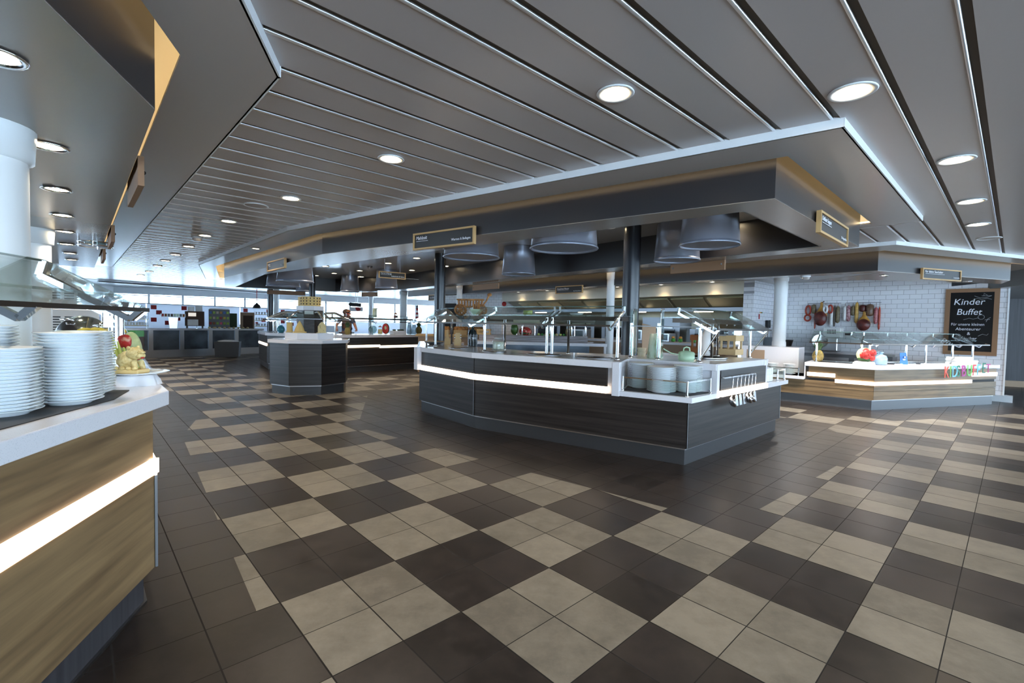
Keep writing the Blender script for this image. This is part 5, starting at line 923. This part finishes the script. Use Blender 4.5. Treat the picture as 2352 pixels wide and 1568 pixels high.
def glass_rack(u, v, w, h, z, label, shelves=3):
    q = dp(u, v, z); t = thing('glass_rack', label, 'rack', q)
    for x in (-w / 2, w / 2):
        for y in (-.14, .14): mesh('post', M().tube([(x, y, 0), (x, y, h)], .01, seg=8), 'steel', t, loc=q, rz=rd - .5)
    for r in range(shelves):
        m = M(); m.box((0, 0, .08 + r * (h - .12) / (shelves - 1 + .4)), (w, .3, .02)); s_ = mesh('shelf', m, 'cheese_light', t, loc=q, rz=rd - .5)
        m = M()
        for k in range(8): m.lathe([(.026, 0), (.034, .09), (.031, .09), (.024, .006)], c=(-w / 2 + w * (k + .5) / 8, 0, .095 + r * (h - .12) / (shelves - 1 + .4)), seg=10)
        mesh('glasses', m, 'plate_china', s_, loc=q, rz=rd - .5, kind='stuff')
glass_rack(1.55, .45, .62, .62, .93, 'rack of upturned glasses at the left of the drinks counter'); glass_rack(5.75, .55, .78, .66, .93, 'tall rack of cups at the right end of the drinks counter')
q = dp(5.15, .1, 1.69); t = thing('pendant_lamp', 'black pendant lamp on a red cord above the drinks counter', 'lamp', q); mesh('shade', M().lathe([(.14, 0), (.145, .03), (.10, .12), (.04, .17), (.035, .2), (0, .2)], seg=28), 'black', t, loc=q); mesh('cord', M().tube([(0, 0, .2), (0, 0, .74)], .012, seg=8), 'red', t, loc=q); mesh('ceiling_rose', M().lathe([(.06, .72), (.05, .745), (0, .75)], seg=20), 'black', t, loc=q)
def bakers_crate(x, y, z, m, label):
    t = thing('plastic_crate', label, 'crate', (x, y, z), 0, 'stacked plastic crates')
    b = M(); b.box((0, 0, .01), (.58, .4, .02)); mesh('base', b, m, t, loc=(x, y, z), rz=.15)
    for s in (-1, 1):
        b = M(); b.box((0, s * .195, .025), (.58, .012, .03)); b.box((0, s * .195, .155), (.58, .012, .04))
        for k in range(9): b.box((-.285 + k * .07125, s * .195, .09), (.025, .012, .1))
        mesh('long_side', b, m, t, loc=(x, y, z), rz=.15); b = M(); b.box((s * .285, 0, .09), (.012, .38, .17)); mesh('short_side', b, m, t, loc=(x, y, z), rz=.15)
    return t
for k in range(4): bakers_crate(-10.95, 13.35, .005 + k * .178, 'brown_dark', '%s dark brown crate in the stack before the drinks counter' % ['bottom', 'second', 'third', 'fourth'][k])
bakers_crate(-10.95, 13.35, .005 + 4 * .178, 'green', 'green crate on top of the dark crates before the drinks counter')
t = thing('laundry_bin', 'grey waste bin with crumpled white cloth on top before the drinks counter', 'bin', (-9.55, 15.8, 0)); m = M(); m.plate([(-.33, 0, .03), (.33, 0, .03), (.36, 0, .52), (-.36, 0, .52)], .5); mesh('body', m, 'plinth_dark', t, loc=(-9.55, 15.8, 0), rz=.4); mesh('cloth', M().blob((0, -.25, .53), (.60, .34, .10), rough=.12, seed=6, seg=18), 'cloth_white', t, loc=(-9.55, 15.8, 0), rz=.4)
# white partition with red squares behind it
PN = 7
for k in range(PN):
    u = -2.4 + k * 1.5; q = dp(u, 1.25); t = thing('partition_screen', '%s white translucent screen panel behind the drinks counter' % ['first', 'second', 'third', 'fourth', 'fifth', 'sixth', 'seventh'][k], 'screen', q, 0, 'partition screens'); m = M(); m.box((.75, 0, .86), (1.46, .03, 1.72)); mesh('panel', m, 'partition_lit', t, loc=q, rz=rd); m = M(); m.box((.75, 0, 1.735), (1.5, .05, .03)); mesh('top_rail', m, 'steel_dark', t, loc=q, rz=rd)
    if k in (2, 3, 5, 6):
        for (x, z) in ((.2, 1.62), (.35, 1.45), (.2, 1.2), (.9, 1.25), (1.1, 1.62), (.6, 1.1)): m = M(); m.box((x, -.02, z), (.16, .01, .14)); mesh('red_square', m, 'red', t, loc=q, rz=rd)
m = M(); m.box((3, 0, .62), (6.4, .06, 1.24)); mesh('partition_screen', m, 'partition_lit', loc=(-7.6, 21.6, 0), rz=.35, label='long low white screen below the far windows', cat='screen')

# ================================================================ antipasti counter behind the cheese stand
A0, A1, A2, A3 = (-7.2, 13.4), (-6.28, 12.06), (-4.55, 11.0), (-2.6, 13.25)
ant = thing('buffet_counter', 'black wood antipasti counter with two glowing strips behind the cheese stand', 'buffet counter', (-4, 12, 0))
mesh('plinth', M().prism(band([A0, A1, A2, A3], 0, .7), 0, .16), 'plinth_dark', ant); mesh('plinth_edge', M().prism(band([A0, A1, A2, A3], .01, 0), .148, .165), 'steel', ant); mesh('body', M().prism(band([A0, A1, A2, A3], .015, .72), .16, .88), 'dark_inside', ant); mesh('worktop', M().prism(band([A0, A1, A2, A3], .08, .85), .88, .95), 'white_solid', ant)
for a, b in ((A0, A1), (A1, A2), (A2, A3)):
    run(ant, 'front_panel', a, b, .04, .165, .60, .02, 'wenge'); run(ant, 'front_panel', a, b, .04, .675, .88, .02, 'wenge')
am = lerp(A2, A3, .55); run(ant, 'light_strip', A2, am, .055, .63, .69, .03, 'led_warm'); run(ant, 'light_strip', am, A3, .055, .605, .665, .03, 'led_warm'); run(ant, 'light_strip', A0, A1, .055, .61, .67, .03, 'led_warm')
guard('sneeze guard over the antipasti counter with jars on its shelf', (-3.6, 12.3, .95), miter([A1, A2, A3], .28), [(0, .3), (1, .12), (1, .5), (1, .95)], .95, 1.28, 1.45, .2, .15, shelf=(-.02, .5, 1.385))
guard('sneeze guard on the left wing of the antipasti counter', (-6.7, 12.8, .95), miter([A0, A1], .28), [(0, .2), (0, .6), (0, .9)], .95, 1.28, 1.45, .2, .15, shelf=(-.02, .4, 1.385))
pineapple(-4.18, 11.88, .95, .34, 'pineapple at the left end of the antipasti counter'); pineapple(-2.72, 13.62, .95, .42, 'pineapple at the right end of the antipasti counter')
t = thing('glass_globe', 'round glass bowl on the antipasti counter', 'bowl', (-3.71, 12.45, .95)); mesh('globe', M().lathe([(.04, 0), (.06, .02), (.10, .08), (.115, .13), (.10, .19), (.06, .225), (.055, .225), (.09, .19), (.105, .13), (.09, .085), (.03, .03)], seg=28), 'glass_smoke', t, loc=(-3.71, 12.45, .95))
jar(-3.56, 12.62, .95, .06, .19, 'corked glass jar right of the round glass bowl', 'cheese', lid='orange_brown')
t = thing('carved_melon', 'half melon with carved red face on the antipasti counter', 'carved fruit', (-3.45, 12.76, .95)); mesh('rind', M().blob((0, .02, .15), (.20, .14, .30), seg=24), 'melon_stripe', t, loc=(-3.45, 12.76, .95)); mesh('cut_face', M().blob((0, -.03, .15), (.18, .06, .28), seg=24), 'melon_red', t, loc=(-3.45, 12.76, .95)); mesh('carved_portrait', M().blob((.01, -.055, .17), (.06, .02, .10), rough=.15, seed=3), 'melon_rind', t, loc=(-3.45, 12.76, .95))
t = thing('display_block', 'white display block with greens on the antipasti counter', 'block', (-3.19, 13.08, .95)); m = M(); m.box((0, 0, .05), (.42, .2, .10)); mesh('block', m, 'white_solid', t, loc=(-3.19, 13.08, .95), rz=.86); 
m = M(); rn = random.Random(5)
for k in range(12): m.blob((rn.uniform(-.16, .16), rn.uniform(-.06, .06), .115), (.07, .06, .04), seg=8, rings=6)
mesh('greens', m, 'green_dark', t, loc=(-3.19, 13.08, .95), rz=.86)
for k, (x, y) in enumerate(((-2.93, 13.34), (-2.83, 13.48))): t = thing('carafe', ['left', 'right'][k] + ' tall dark carafe near the right pineapple', 'carafe', (x, y, .95)); mesh('body', M().lathe([(.06, 0), (.075, .02), (.065, .2), (.045, .28), (.05, .31)], seg=20), 'glass_dark', t, loc=(x, y, .95)); mesh('lid', M().lathe([(.05, .31), (.04, .335), (0, .34)], seg=20), 'steel_dark', t, loc=(x, y, .95))
jar(-4.28, 12.25, 1.398, .065, .13, 'left jar of red pickles with a ribbon on the antipasti shelf', 'pickle', lid='orange_brown', lh=.06); pitcher(-3.78, 12.86, 1.398, .06, .055, .26, 2.2, 'tall cream enamel jug on the antipasti shelf'); jar(-3.33, 13.38, 1.398, .06, .11, 'right jar of red pickles with a ribbon on the antipasti shelf', 'pickle', lid='orange_brown', lh=.05)
t = thing('blue_jar', 'blue glass ball jar on the left wing counter beside the cheese stand', 'jar', (-6.0, 12.1, .95)); mesh('body', M().lathe([(.05, 0), (.09, .05), (.10, .10), (.07, .16), (.035, .18), (.04, .2)], seg=24), 'blue_glass', t, loc=(-6.0, 12.15, .95)) if mat('blue_glass', rgb(70, 150, 170), .08) else None
# cheese sculptures
for i, (x, y, lb) in enumerate(((-4.02, 8.40, 'left'), (-3.86, 8.30, 'middle'), (-3.30, 8.42, 'right'))):
    pass
t = thing('cheese_tower', 'small carved cheese tower at the left of the octagonal stand', 'carved cheese', (-4.02, 8.46, 1.066)); mesh('tower', M().box((0, 0, .085), (.09, .08, .17)).box((0, 0, .008), (.13, .11, .016)).box((0, 0, .175), (.1, .09, .012)), 'cheese', t, loc=(-4.02, 8.46, 1.066), rz=.3, bevel=.006)
t = thing('cheese_pyramid', 'pointed carved cheese temple in the middle of the octagonal stand', 'carved cheese', (-3.64, 8.19, 1.06)); mesh('steps', M().lathe([(.115, 0), (.115, .02), (.085, .025), (.08, .045), (.065, .09), (.04, .15), (.012, .2), (0, .215)], seg=8, sm=False), 'cheese', t, loc=(-3.77, 8.30, 1.068), rz=.3)
t = thing('cheese_house', 'carved cheese church with gable at the right of the octagonal stand', 'carved cheese', (-3.42, 8.42, 1.066)); m = M(); m.box((0, 0, .06), (.13, .09, .12)); m.plate([(-.065, .045, .12), (.065, .045, .12), (.03, .045, .18), (0, .045, .20), (-.03, .045, .18)], .09); m.box((0, 0, .005), (.17, .13, .01)); mesh('body', m, 'cheese_blue', t, loc=(-3.42, 8.42, 1.066), rz=.25) if noisy('cheese_blue', rgb(120, 110, 70), rgb(226, 204, 148), (34, 34, 34), .55, lo=.3, hi=.42) else None
for i, (x, y) in enumerate(((-4.02, 8.46), (-3.77, 8.30), (-3.42, 8.42))): mesh('paper_plate', M().lathe([(.09, 0), (.10, .004), (0, .003)], seg=20), 'plate_china', loc=(x, y, 1.0655), label='thin white plate under the %s cheese sculpture' % ['left', 'middle', 'right'][i], cat='plate')
t = thing('cheese_arena', 'round amphitheatre carved from cheese with rows of arches on top of the stand', 'carved cheese', (oc[0], oc[1], 1.55)); q = (oc[0], oc[1], 1.55); R0 = .172
m = M(); m.lathe([(R0 * .98, 0), (R0 * 1.0, .01), (R0, .06), (R0 * 1.02, .063), (R0 * 1.0, .068), (R0, .115), (R0 * 1.02, .118), (R0, .124), (R0, .165), (R0 * 1.01, .17), (R0 * .82, .17), (R0 * .7, .09), (0, .08)], seg=40); mesh('wall', m, 'cheese', t, loc=q)
m = M()
for r in range(3):
    for k in range(18):
        a = -math.pi / 2 + (k - 9) * .36; m.box((R0 * 1.003 * math.cos(a), R0 * 1.003 * math.sin(a), .036 + r * .052), (.010, .017 if r else .020, .024), a)
mesh('arches', m, 'brown_dark', t, loc=q)
m = M(); m.plate([(-R0 - .03, -.02, 0), (-R0 + .03, -.05, 0), (-R0 + .05, -.06, .12), (-R0 + .02, -.05, .165), (-R0 - .03, -.02, .165)], .03); mesh('outer_ring', m, 'cheese', t, loc=q)

# ================================================================ rear of the island and the kitchen
rb = thing('buffet_counter', 'rear white topped counter with blue steel front inside the island', 'buffet counter', (.6, 10, 0)); m = M(); m.prism([(-.85, 9.72), (1.95, 9.58), (2.0, 10.5), (-.8, 10.7)], .87, .93); mesh('worktop', m, 'white_solid', rb); m = M(); m.prism([(-.8, 9.78), (1.6, 9.66), (1.65, 10.45), (-.75, 10.6)], .12, .87); mesh('body', m, 'panel_blue_steel', rb); m = M(); m.box((1.92, 9.66, .70), (.05, .05, .36)); mesh('bracket', m, 'white_solid', rb)
m = M(); m.prism([(-.72, 10.15), (1.62, 10.03), (1.65, 10.45), (-.70, 10.58)], .93, 1.055); mesh('riser', m, 'riser_grey', rb) if noisy('riser_grey', rgb(120, 112, 112), rgb(160, 152, 156), (3, 20, 40), .4) else None
guard('sneeze guard on the rear counter inside the island', (.5, 10.2, 1.05), [(-.75, 10.3), (1.8, 10.15)], [(0, .05), (0, .38), (0, .62), (0, .8), (0, .92)], 1.055, 1.30, 1.45, .1, .25, shelf=(-.05, .35, 1.40))
for k, (x0, x1) in enumerate(((.02, .60), (1.28, 1.72))): t = thing('guard_bar', ['left', 'right'][k] + ' long tan board behind the rear counter guard', 'lamp housing', ((x0 + x1) / 2, 10.35, 1.31)); m = M(); m.box(((x0 + x1) / 2, 10.35, 1.36), (x1 - x0, .1, .12)); mesh('cover', m, 'cream_paint', t)  # plain tan boards forming a beige band behind the guard
for hx in (.1, .5, 1.38, 1.62): mesh('bar_support', M().tube([(hx, 10.37, 1.055), (hx, 10.37, 1.31)], .012), 'chrome', rb)
z = 1.056
t = thing('watermelon', 'whole dark green watermelon on the rear island counter', 'fruit', (.05, 10.36, z)); mesh('rind', M().blob((0, 0, .13), (.17, .16, .26), seg=24), 'melon_stripe', t, loc=(.05, 10.36, z)); mesh('stalk', M().tube([(0, 0, .255), (.01, 0, .285)], .008), 'brown_dark', t, loc=(.05, 10.36, z))
t = thing('carved_melon', 'half carved melon basket beside the whole watermelon', 'carved fruit', (.29, 10.34, z)); mesh('rind', M().blob((0, 0, .08), (.28, .2, .2), seg=24, rough=.06, seed=9), 'melon_carved', t, loc=(.29, 10.34, z)); mesh('rind_base', M().blob((0, 0, .04), (.26, .2, .1), seg=20), 'melon_green', t, loc=(.29, 10.34, z + .01))
pineapple(1.24, 10.24, z, .34, 'pineapple lying among the fruit of the rear island counter')
rn = random.Random(21)
for k in range(9): x = .58 + k * .08; q = (x, 10.27 + rn.uniform(-.05, .05), z); mesh('small_fruit', M().blob((0, 0, .028), (.065, .06, .056), seg=12, rings=8), ['lime', 'green', 'cheese_light'][k % 3], loc=q, label='small %s fruit, %s from the left on the rear island counter' % (['yellow green', 'green', 'cream'][k % 3], NTH[k].replace('nearest', 'first')), cat='fruit', group='fruit on the rear island counter')
crate(-.62, 10.3, z, .30, .22, .12, -.05, 'low wooden bread crate right on the rear island counter', 'frame_wood'); crate(-.62, 10.3, .93, .30, .22, .12, -.05, 'lower wooden bread crate', 'frame_wood') if 0 else None
t = thing('bread_counter', 'oak bread table left of the rear island counter', 'table', (-1.5, 12.0, 0)); m = M(); m.box((0, 0, .5), (1.7, .6, .9)); mesh('body', m, 'tan_board', t, loc=(-1.5, 12.0, 0)); m = M(); m.box((0, 0, .975), (1.8, .7, .05)); mesh('top', m, 'frame_wood', t, loc=(-1.5, 12.0, 0))
for k, x in enumerate((-1.75, -1.3, -.9)):
    q = (x, 11.85, 1.0); t = thing('bread_basket', ['left', 'middle', 'right'][k] + ' wooden basket heaped with loaves on the bread table', 'basket', q); m = M(); m.box((0, 0, .06), (.34, .26, .12)); mesh('basket', m, 'frame_wood', t, loc=q, bevel=.01)
    for j in range(5): mesh('loaf', M().blob((-.12 + .06 * j, rn.uniform(-.06, .06), .15), (.15, .11, .12), seg=12, rings=8, rough=.04, seed=j), 'bread_crust', t, loc=q)
# kitchen: hood, counter, appliances
hd = thing('extractor_hood', 'long olive steel extractor hood across the open kitchen', 'hood', (*gp(8.8, 13), 1.6)); w0 = gp(13.2, 12.05)
m = M(); vs = []; Lh = 8.6
m.add([(0, 0, 2.14), (Lh, 0, 2.14), (Lh, 1.6, 2.2), (0, 1.6, 2.2), (0, .5, 1.86), (Lh, .5, 1.86), (Lh, 1.8, 1.80), (0, 1.8, 1.80)], [[0, 4, 5, 1], [4, 7, 6, 5], [0, 3, 7, 4], [1, 5, 6, 2], [0, 1, 2, 3], [3, 2, 6, 7]]); mesh('canopy', m, 'steel_olive', hd, loc=(w0[0], w0[1], 0), rz=YAW - math.pi / 2)
for k in range(8): m = M(); m.plate([(.5 + k * 1.02, .08, 2.09), (1.42 + k * 1.02, .08, 2.09), (1.42 + k * 1.02, .45, 1.885), (.5 + k * 1.02, .45, 1.885)], -.02); mesh('filter', m, 'steel_filter', hd, loc=(w0[0], w0[1], 0), rz=YAW - math.pi / 2) if 'steel_filter' in MT or mat('steel_filter', (0.62, 0.56, 0.38, 1), 0.35, 0.7) else None
m = M(); m.box((Lh / 2, .55, 1.80), (Lh, .12, .10)); mesh('light_rail', m, 'steel_dark', hd,  loc=(w0[0], w0[1], 0), rz=YAW - math.pi / 2)
for k in range(4): m = M(); m.box((1.2 + k * 2.05, .55, 1.742), (.5, .09, .016)); mesh('added_hood_lamp', m, 'lamp_hood_added', hd, loc=(w0[0], w0[1], 0), rz=YAW - math.pi / 2) if 'lamp_hood_added' in MT or mat('lamp_hood_added', (1, 1, 1, 1), .5, emit=(1, .84, .6, 1), estr=14) else None  # glowing boxes added to brighten the kitchen under the hood
kc = thing('service_counter', 'kitchen pass counter with oak panels under the bulkhead', 'counter', (*gp(8.8, 11.5), 0)); m = M(); m.box((Lh / 2, -.3, .88), (Lh, .7, .06)); mesh('worktop', m, 'white_solid', kc, loc=(*gp(13.2, 11.8), 0), rz=YAW - math.pi / 2); m = M(); m.box((Lh / 2, -.28, .5), (Lh, .6, .72)); mesh('front_panel', m, 'tan_board', kc, loc=(*gp(13.2, 11.8), 0), rz=YAW - math.pi / 2)
for k in range(5):
    q = (*gp(5.6 + k * 1.5, 12.9), .9); t = thing('kitchen_appliance', '%s steel kitchen block under the hood, counting from the tiled pier' % NTH[k].replace('nearest', 'first'), 'appliance', q, 0, 'kitchen blocks'); m = M(); m.box((0, 0, -.05), (1.2, .7, 1.7 if k % 2 else 1.3)); mesh('body', m, 'steel_dark', t, loc=(q[0], q[1], .78 if k % 2 else .66), rz=YAW - math.pi / 2); m = M(); m.box((0, -.36, .2), (.9, .02, .3)); mesh('door', m, 'black_gloss', t, loc=(q[0], q[1], .9), rz=YAW - math.pi / 2); m = M(); m.box((0, -.385, .38), (.8, .03, .025)); mesh('handle', m, 'steel', t, loc=(q[0], q[1], .9), rz=YAW - math.pi / 2)
for k, (a_, hh) in enumerate(((7.2, .3), (6.4, .22), (9.2, .26))): q = (*gp(a_, 11.5), .915); t = thing('warming_box', ['glass fronted', 'low', 'tall'][k] + ' steel warming box on the kitchen pass counter', 'appliance', q); m = M(); m.box((0, 0, hh / 2), (.5, .35, hh)); mesh('body', m, 'steel', t, loc=q, rz=YAW - math.pi / 2, bevel=.01); m = M(); m.box((0, -.18, hh / 2), (.4, .01, hh * .7)); mesh('window', m, 'glass_dark', t, loc=q, rz=YAW - math.pi / 2)
for k, a_ in enumerate((5.5, 5.85, 6.05)): q = (*gp(a_, 11.35), .915); t = thing('carved_fruit', ['right', 'middle', 'left'][k] + ' small green carved fruit on the kitchen pass', 'carved fruit', q); mesh('fruit', M().blob((0, 0, .05), (.12, .12, .10), seg=14, rough=.05, seed=k), 'green', t, loc=q); mesh('top', M().blob((0, 0, .115), (.09, .09, .07), seg=12, rough=.08, seed=k + 3), 't_orange', t, loc=q)
# end wall of the kitchen: red bell, door
q = gp(13.1, 11.78); t = thing('fire_bell', 'round red fire bell on the white kitchen end wall', 'bell', (-.33, 17.82, 2.05)); mesh('dome', M().lathe([(.09, 0), (.085, .03), (.05, .05), (0, .052)], rot=Matrix.Rotation(math.pi / 2, 3, 'X'), seg=20), 'red', t, loc=(-.33, 17.82, 2.05))
# kitchen pier fittings
q = wl(-.0, 0); t = thing('wall_sign', 'small coloured safety sign on the tiled return beside the column', 'sign', (6.1, 11.5, 1.7)); m = M(); m.box((.42, -.006, 1.70), (.05, .006, .03)); mesh('yellow_field', m, 'yellow', t, loc=(TR0[0], TR0[1], 0), rz=YAW); m = M(); m.box((.48, -.006, 1.70), (.05, .006, .03)); mesh('red_field', m, 'red', t, loc=(TR0[0], TR0[1], 0), rz=YAW); m = M(); m.box((.54, -.006, 1.70), (.05, .006, .03)); mesh('green_field', m, 'green', t, loc=(TR0[0], TR0[1], 0), rz=YAW)
t = thing('wall_sign', 'narrow red sign on the tiled return below the coloured sign', 'sign', (6.0, 11.4, 1.55)); m = M(); m.box((.36, -.006, 1.60), (.06, .006, .12)); mesh('plate', m, 'red', t, loc=(TR0[0], TR0[1], 0), rz=YAW)
t = thing('wall_telephone', 'black telephone on the tiled return', 'telephone', (6.4, 11.8, 1.4)); m = M(); m.box((.86, -.04, 1.42), (.16, .07, .2)); mesh('base', m, 'black', t, loc=(TR0[0], TR0[1], 0), rz=YAW, bevel=.01); mesh('handset', M().tube([(.80, -.1, 1.52), (.79, -.11, 1.42), (.80, -.1, 1.34)], .022), 'black', t, loc=(TR0[0], TR0[1], 0), rz=YAW); mesh('cord', M().tube([(.82 + .012 * math.sin(k * 2), -.06, 1.33 - k * .02) for k in range(18)], .006, seg=6), 'black', t, loc=(TR0[0], TR0[1], 0), rz=YAW)
# prep table with slicer behind the children buffet
def tw(d, o, z): p = wl(d, z, o); return p
t = thing('prep_table', 'steel prep table with brown fronts against the tiled wall', 'table', tw(1.5, .4, 0)); m = M(); m.box((1.5, -.35, .80), (2.2, .6, .05)); mesh('top', m, 'steel', t, loc=(*TW0, 0), rz=rzw); m = M(); m.box((1.5, -.33, .40), (2.1, .55, .74)); mesh('body', m, 'steel_dark', t, loc=(*TW0, 0), rz=rzw)
for k in range(3): m = M(); m.box((.8 + k * .7, -.62, .45), (.6, .02, .5)); mesh('door', m, 'steel', t, loc=(*TW0, 0), rz=rzw)
t = thing('meat_slicer', 'white meat slicer with vent slots on the prep table', 'slicer', tw(1.35, .35, .825)); m = M(); m.box((1.35, -.35, .98), (.42, .34, .30)); mesh('body', m, 'steel', t, loc=(*TW0, 0), rz=rzw, bevel=.02); m = M(); m.box((1.42, -.30, 1.25), (.34, .26, .22)); mesh('motor_housing', m, 'white_paint', t, loc=(*TW0, 0), rz=rzw, bevel=.015)
for k in range(6): m = M(); m.box((1.34 + k * .03, -.433, 1.27), (.012, .006, .10)); mesh('vent_slot', m, 'black', t, loc=(*TW0, 0), rz=rzw)
mesh('blade', M().lathe([(.15, -.005), (.15, .005)], c=(1.22, -.55, 1.05), rot=Matrix.Rotation(math.pi / 2, 3, 'X'), seg=28), 'chrome', t, loc=(*TW0, 0), rz=rzw); m = M(); m.box((1.72, -.35, 1.22), (.12, .06, .05)); mesh('handle', m, 'black', t, loc=(*TW0, 0), rz=rzw)
t = thing('low_cabinet', 'low dark cabinet left of the slicer behind the column', 'cabinet', tw(.2, .3, 0)); m = M(); m.box((.17, -.3, .55), (.3, .4, 1.1)); mesh('body', m, 'steel_dark', t, loc=(*TW0, 0), rz=rzw)
# hanging direction signs
t = thing('arrow_sign', 'black arrow shaped direction sign under a drum hood near the windows', 'sign', (-6.0, 17.9, 1.8)); m = M(); m.plate([(-.20, 0, 0), (.22, 0, -.02), (.22, 0, .12), (-.20, 0, .14), (-.27, 0, .07)], .03); mesh('arrow', m, 'black', t, loc=(-6.0, 17.9, 1.85)); mesh('rod', M().tube([(0, .0, .1), (0, 0, .60)], .01), 'steel', t, loc=(-6.0, 17.9, 1.85)); text('lettering', 'RESTAURANT', .07, 'chalk_dim', t, (-6.19, 17.895, 1.90)) if 0 else None
t = thing('hanging_sign', 'white sign with a red heart shape below the black arrow sign', 'sign', (-5.95, 17.95, 1.65)); m = M(); m.plate([(-.28, 0, 0), (.22, 0, 0), (.22, 0, .16), (-.28, 0, .16)], .02); mesh('plate', m, 'white_paint', t, loc=(-5.95, 17.95, 1.66)); mesh('rod', M().tube([(0, .05, .1), (0, .05, .79)], .008), 'steel', t, loc=(-5.95, 17.95, 1.66)); m = M(); m.plate([(.0, 0, .02), (.10, 0, .03), (.16, 0, .09), (.05, 0, .15), (-.06, 0, .14), (-.05, 0, .08)], .004); mesh('heart_mark', m, 'red', t, loc=(-5.95, 17.925, 1.66))
t = thing('beacon', 'red and white striped lighthouse ornament on the right end of the antipasti shelf', 'ornament', (-2.80, 13.76, 1.398)); m = M()
for k in range(5): mesh('band', M().lathe([(.05 - .004 * k, k * .06), (.046 - .004 * k, k * .06 + .06)], seg=16), ['red', 'white_paint'][k % 2], t, loc=(-2.80, 13.76, 1.398))
mesh('lantern', M().lathe([(.05, .3), (.05, .31), (.025, .315), (.025, .36), (.035, .365), (0, .41)], seg=16), 'black', t, loc=(-2.80, 13.76, 1.398))
# person at work behind the antipasti counter
def skinned(name, verts, edges, radii, m, parent, loc, rz=0, root=0):
    me = bpy.data.meshes.new(name); me.from_pydata(verts, edges, []); me.materials.append(MT[m]); o = bpy.data.objects.new(name, me); COL.objects.link(o); place(o, loc, rz, parent)
    sk = o.modifiers.new('skin', 'SKIN'); sk.use_smooth_shade = True
    for i, r in enumerate(radii): me.skin_vertices[0].data[i].radius = (r, r) if not isinstance(r, tuple) else r
    me.skin_vertices[0].data[root].use_root = True; o.modifiers.new('sub', 'SUBSURF').levels = 2; o.modifiers['sub'].render_levels = 2; return o
pq = (-4.95, 14.0, 0); pp = thing('person', 'person in a grey blue shirt leaning over behind the antipasti counter', 'person', pq)
V = [(0, 0, .92), (.02, -.04, 1.08), (.04, -.10, 1.25), (.05, -.16, 1.36), (.06, -.22, 1.43), (.07, -.27, 1.50), (.08, -.30, 1.58), (.22, -.12, 1.33), (.33, -.2, 1.12), (.42, -.36, 1.03), (-.14, -.15, 1.33), (-.22, -.28, 1.12), (-.12, -.44, 1.02), (.10, 0, .86), (.11, .02, .48), (.11, .06, .08), (.11, -.08, .04), (-.10, 0, .86), (-.11, .02, .48), (-.11, .06, .08), (-.11, -.08, .04)]
Ed = [(0, 1), (1, 2), (2, 3), (3, 4), (4, 5), (5, 6), (3, 7), (7, 8), (8, 9), (3, 10), (10, 11), (11, 12), (0, 13), (13, 14), (14, 15), (15, 16), (0, 17), (17, 18), (18, 19), (19, 20)]
Rd = [(.15, .11), (.135, .10), (.16, .11), (.12, .09), .055, .085, .075, .055, .04, .03, .055, .04, .03, .085, .055, .038, .035, .085, .055, .038, .035]
bd = skinned('body', V, Ed, Rd, 'skin', pp, pq)
skinned('shirt', [V[0], V[1], V[2], V[3], V[7], lerp(V[7], V[8], .6), V[10], lerp(V[10], V[11], .6)], [(0, 1), (1, 2), (2, 3), (3, 4), (4, 5), (3, 6), (6, 7)], [(.165, .125), (.15, .115), (.175, .125), (.13, .10), .07, .058, .07, .058], 'navy_shirt', pp, pq)
skinned('trousers', [V[0], V[13], V[14], V[15], V[17], V[18], V[19]], [(0, 1), (1, 2), (2, 3), (0, 4), (4, 5), (5, 6)], [(.16, .12), .1, .07, .055, .1, .07, .055], 'slate', pp, pq)
mesh('hair', M().lathe([(.098, 0), (.104, .04), (.09, .08), (.05, .11), (0, .118)], c=(.078, -.265, 1.52), seg=20, rot=Matrix.Rotation(.25, 3, 'X')), 'brown_dark', pp, loc=pq)
m = M()
for hx, hy, hz in ((.43, -.38, 1.02), (-.11, -.46, 1.01)):
    for k in range(4): m.tube([(hx - .024 + k * .016, hy, hz), (hx - .026 + k * .017, hy - .05, hz - .005), (hx - .024 + k * .016, hy - .075 + .006 * abs(k - 1.5), hz - .022)], .008, seg=6)
    m.tube([(hx - .03, hy + .02, hz), (hx - .05, hy - .02, hz - .012)], .009, seg=6)
mesh('fingers', m, 'skin', bd, loc=pq)
m = M(); m.blob((.085, -.375, 1.525), (.022, .03, .03)); m.blob((.155, -.28, 1.53), (.015, .03, .045)); m.blob((.0, -.28, 1.53), (.015, .03, .045)); mesh('face_features', m, 'skin', bd, loc=pq)

# ================================================================ room behind the camera: window walls that let the daylight in
def daylight_wall(name, a, b, zs, zt, pier):
    L = math.hypot(b[0] - a[0], b[1] - a[1]); m = M(); m.box((L / 2, 0, zs / 2), (L, .15, zs)); m.box((L / 2, 0, (zt + 2.62) / 2), (L, .15, 2.62 - zt)); n = int(L / 2.4)
    for k in range(n + 1): m.box((L * k / n, 0, (zs + zt) / 2), (pier, .15, zt - zs))
    struct(name, m, 'trim_white', loc=(a[0], a[1], 0), rz=ang(a, b))
m = M(); m.box((-10.5, -4.3, 1.31), (19, .15, 2.62)); struct('wall_back', m, 'trim_white')
daylight_wall('wall_back_windows', (-1, -4.3), (18, -4.3), .3, 2.35, .3); daylight_wall('wall_side', (18, -4.3), (18, 11), .3, 2.35, .3)
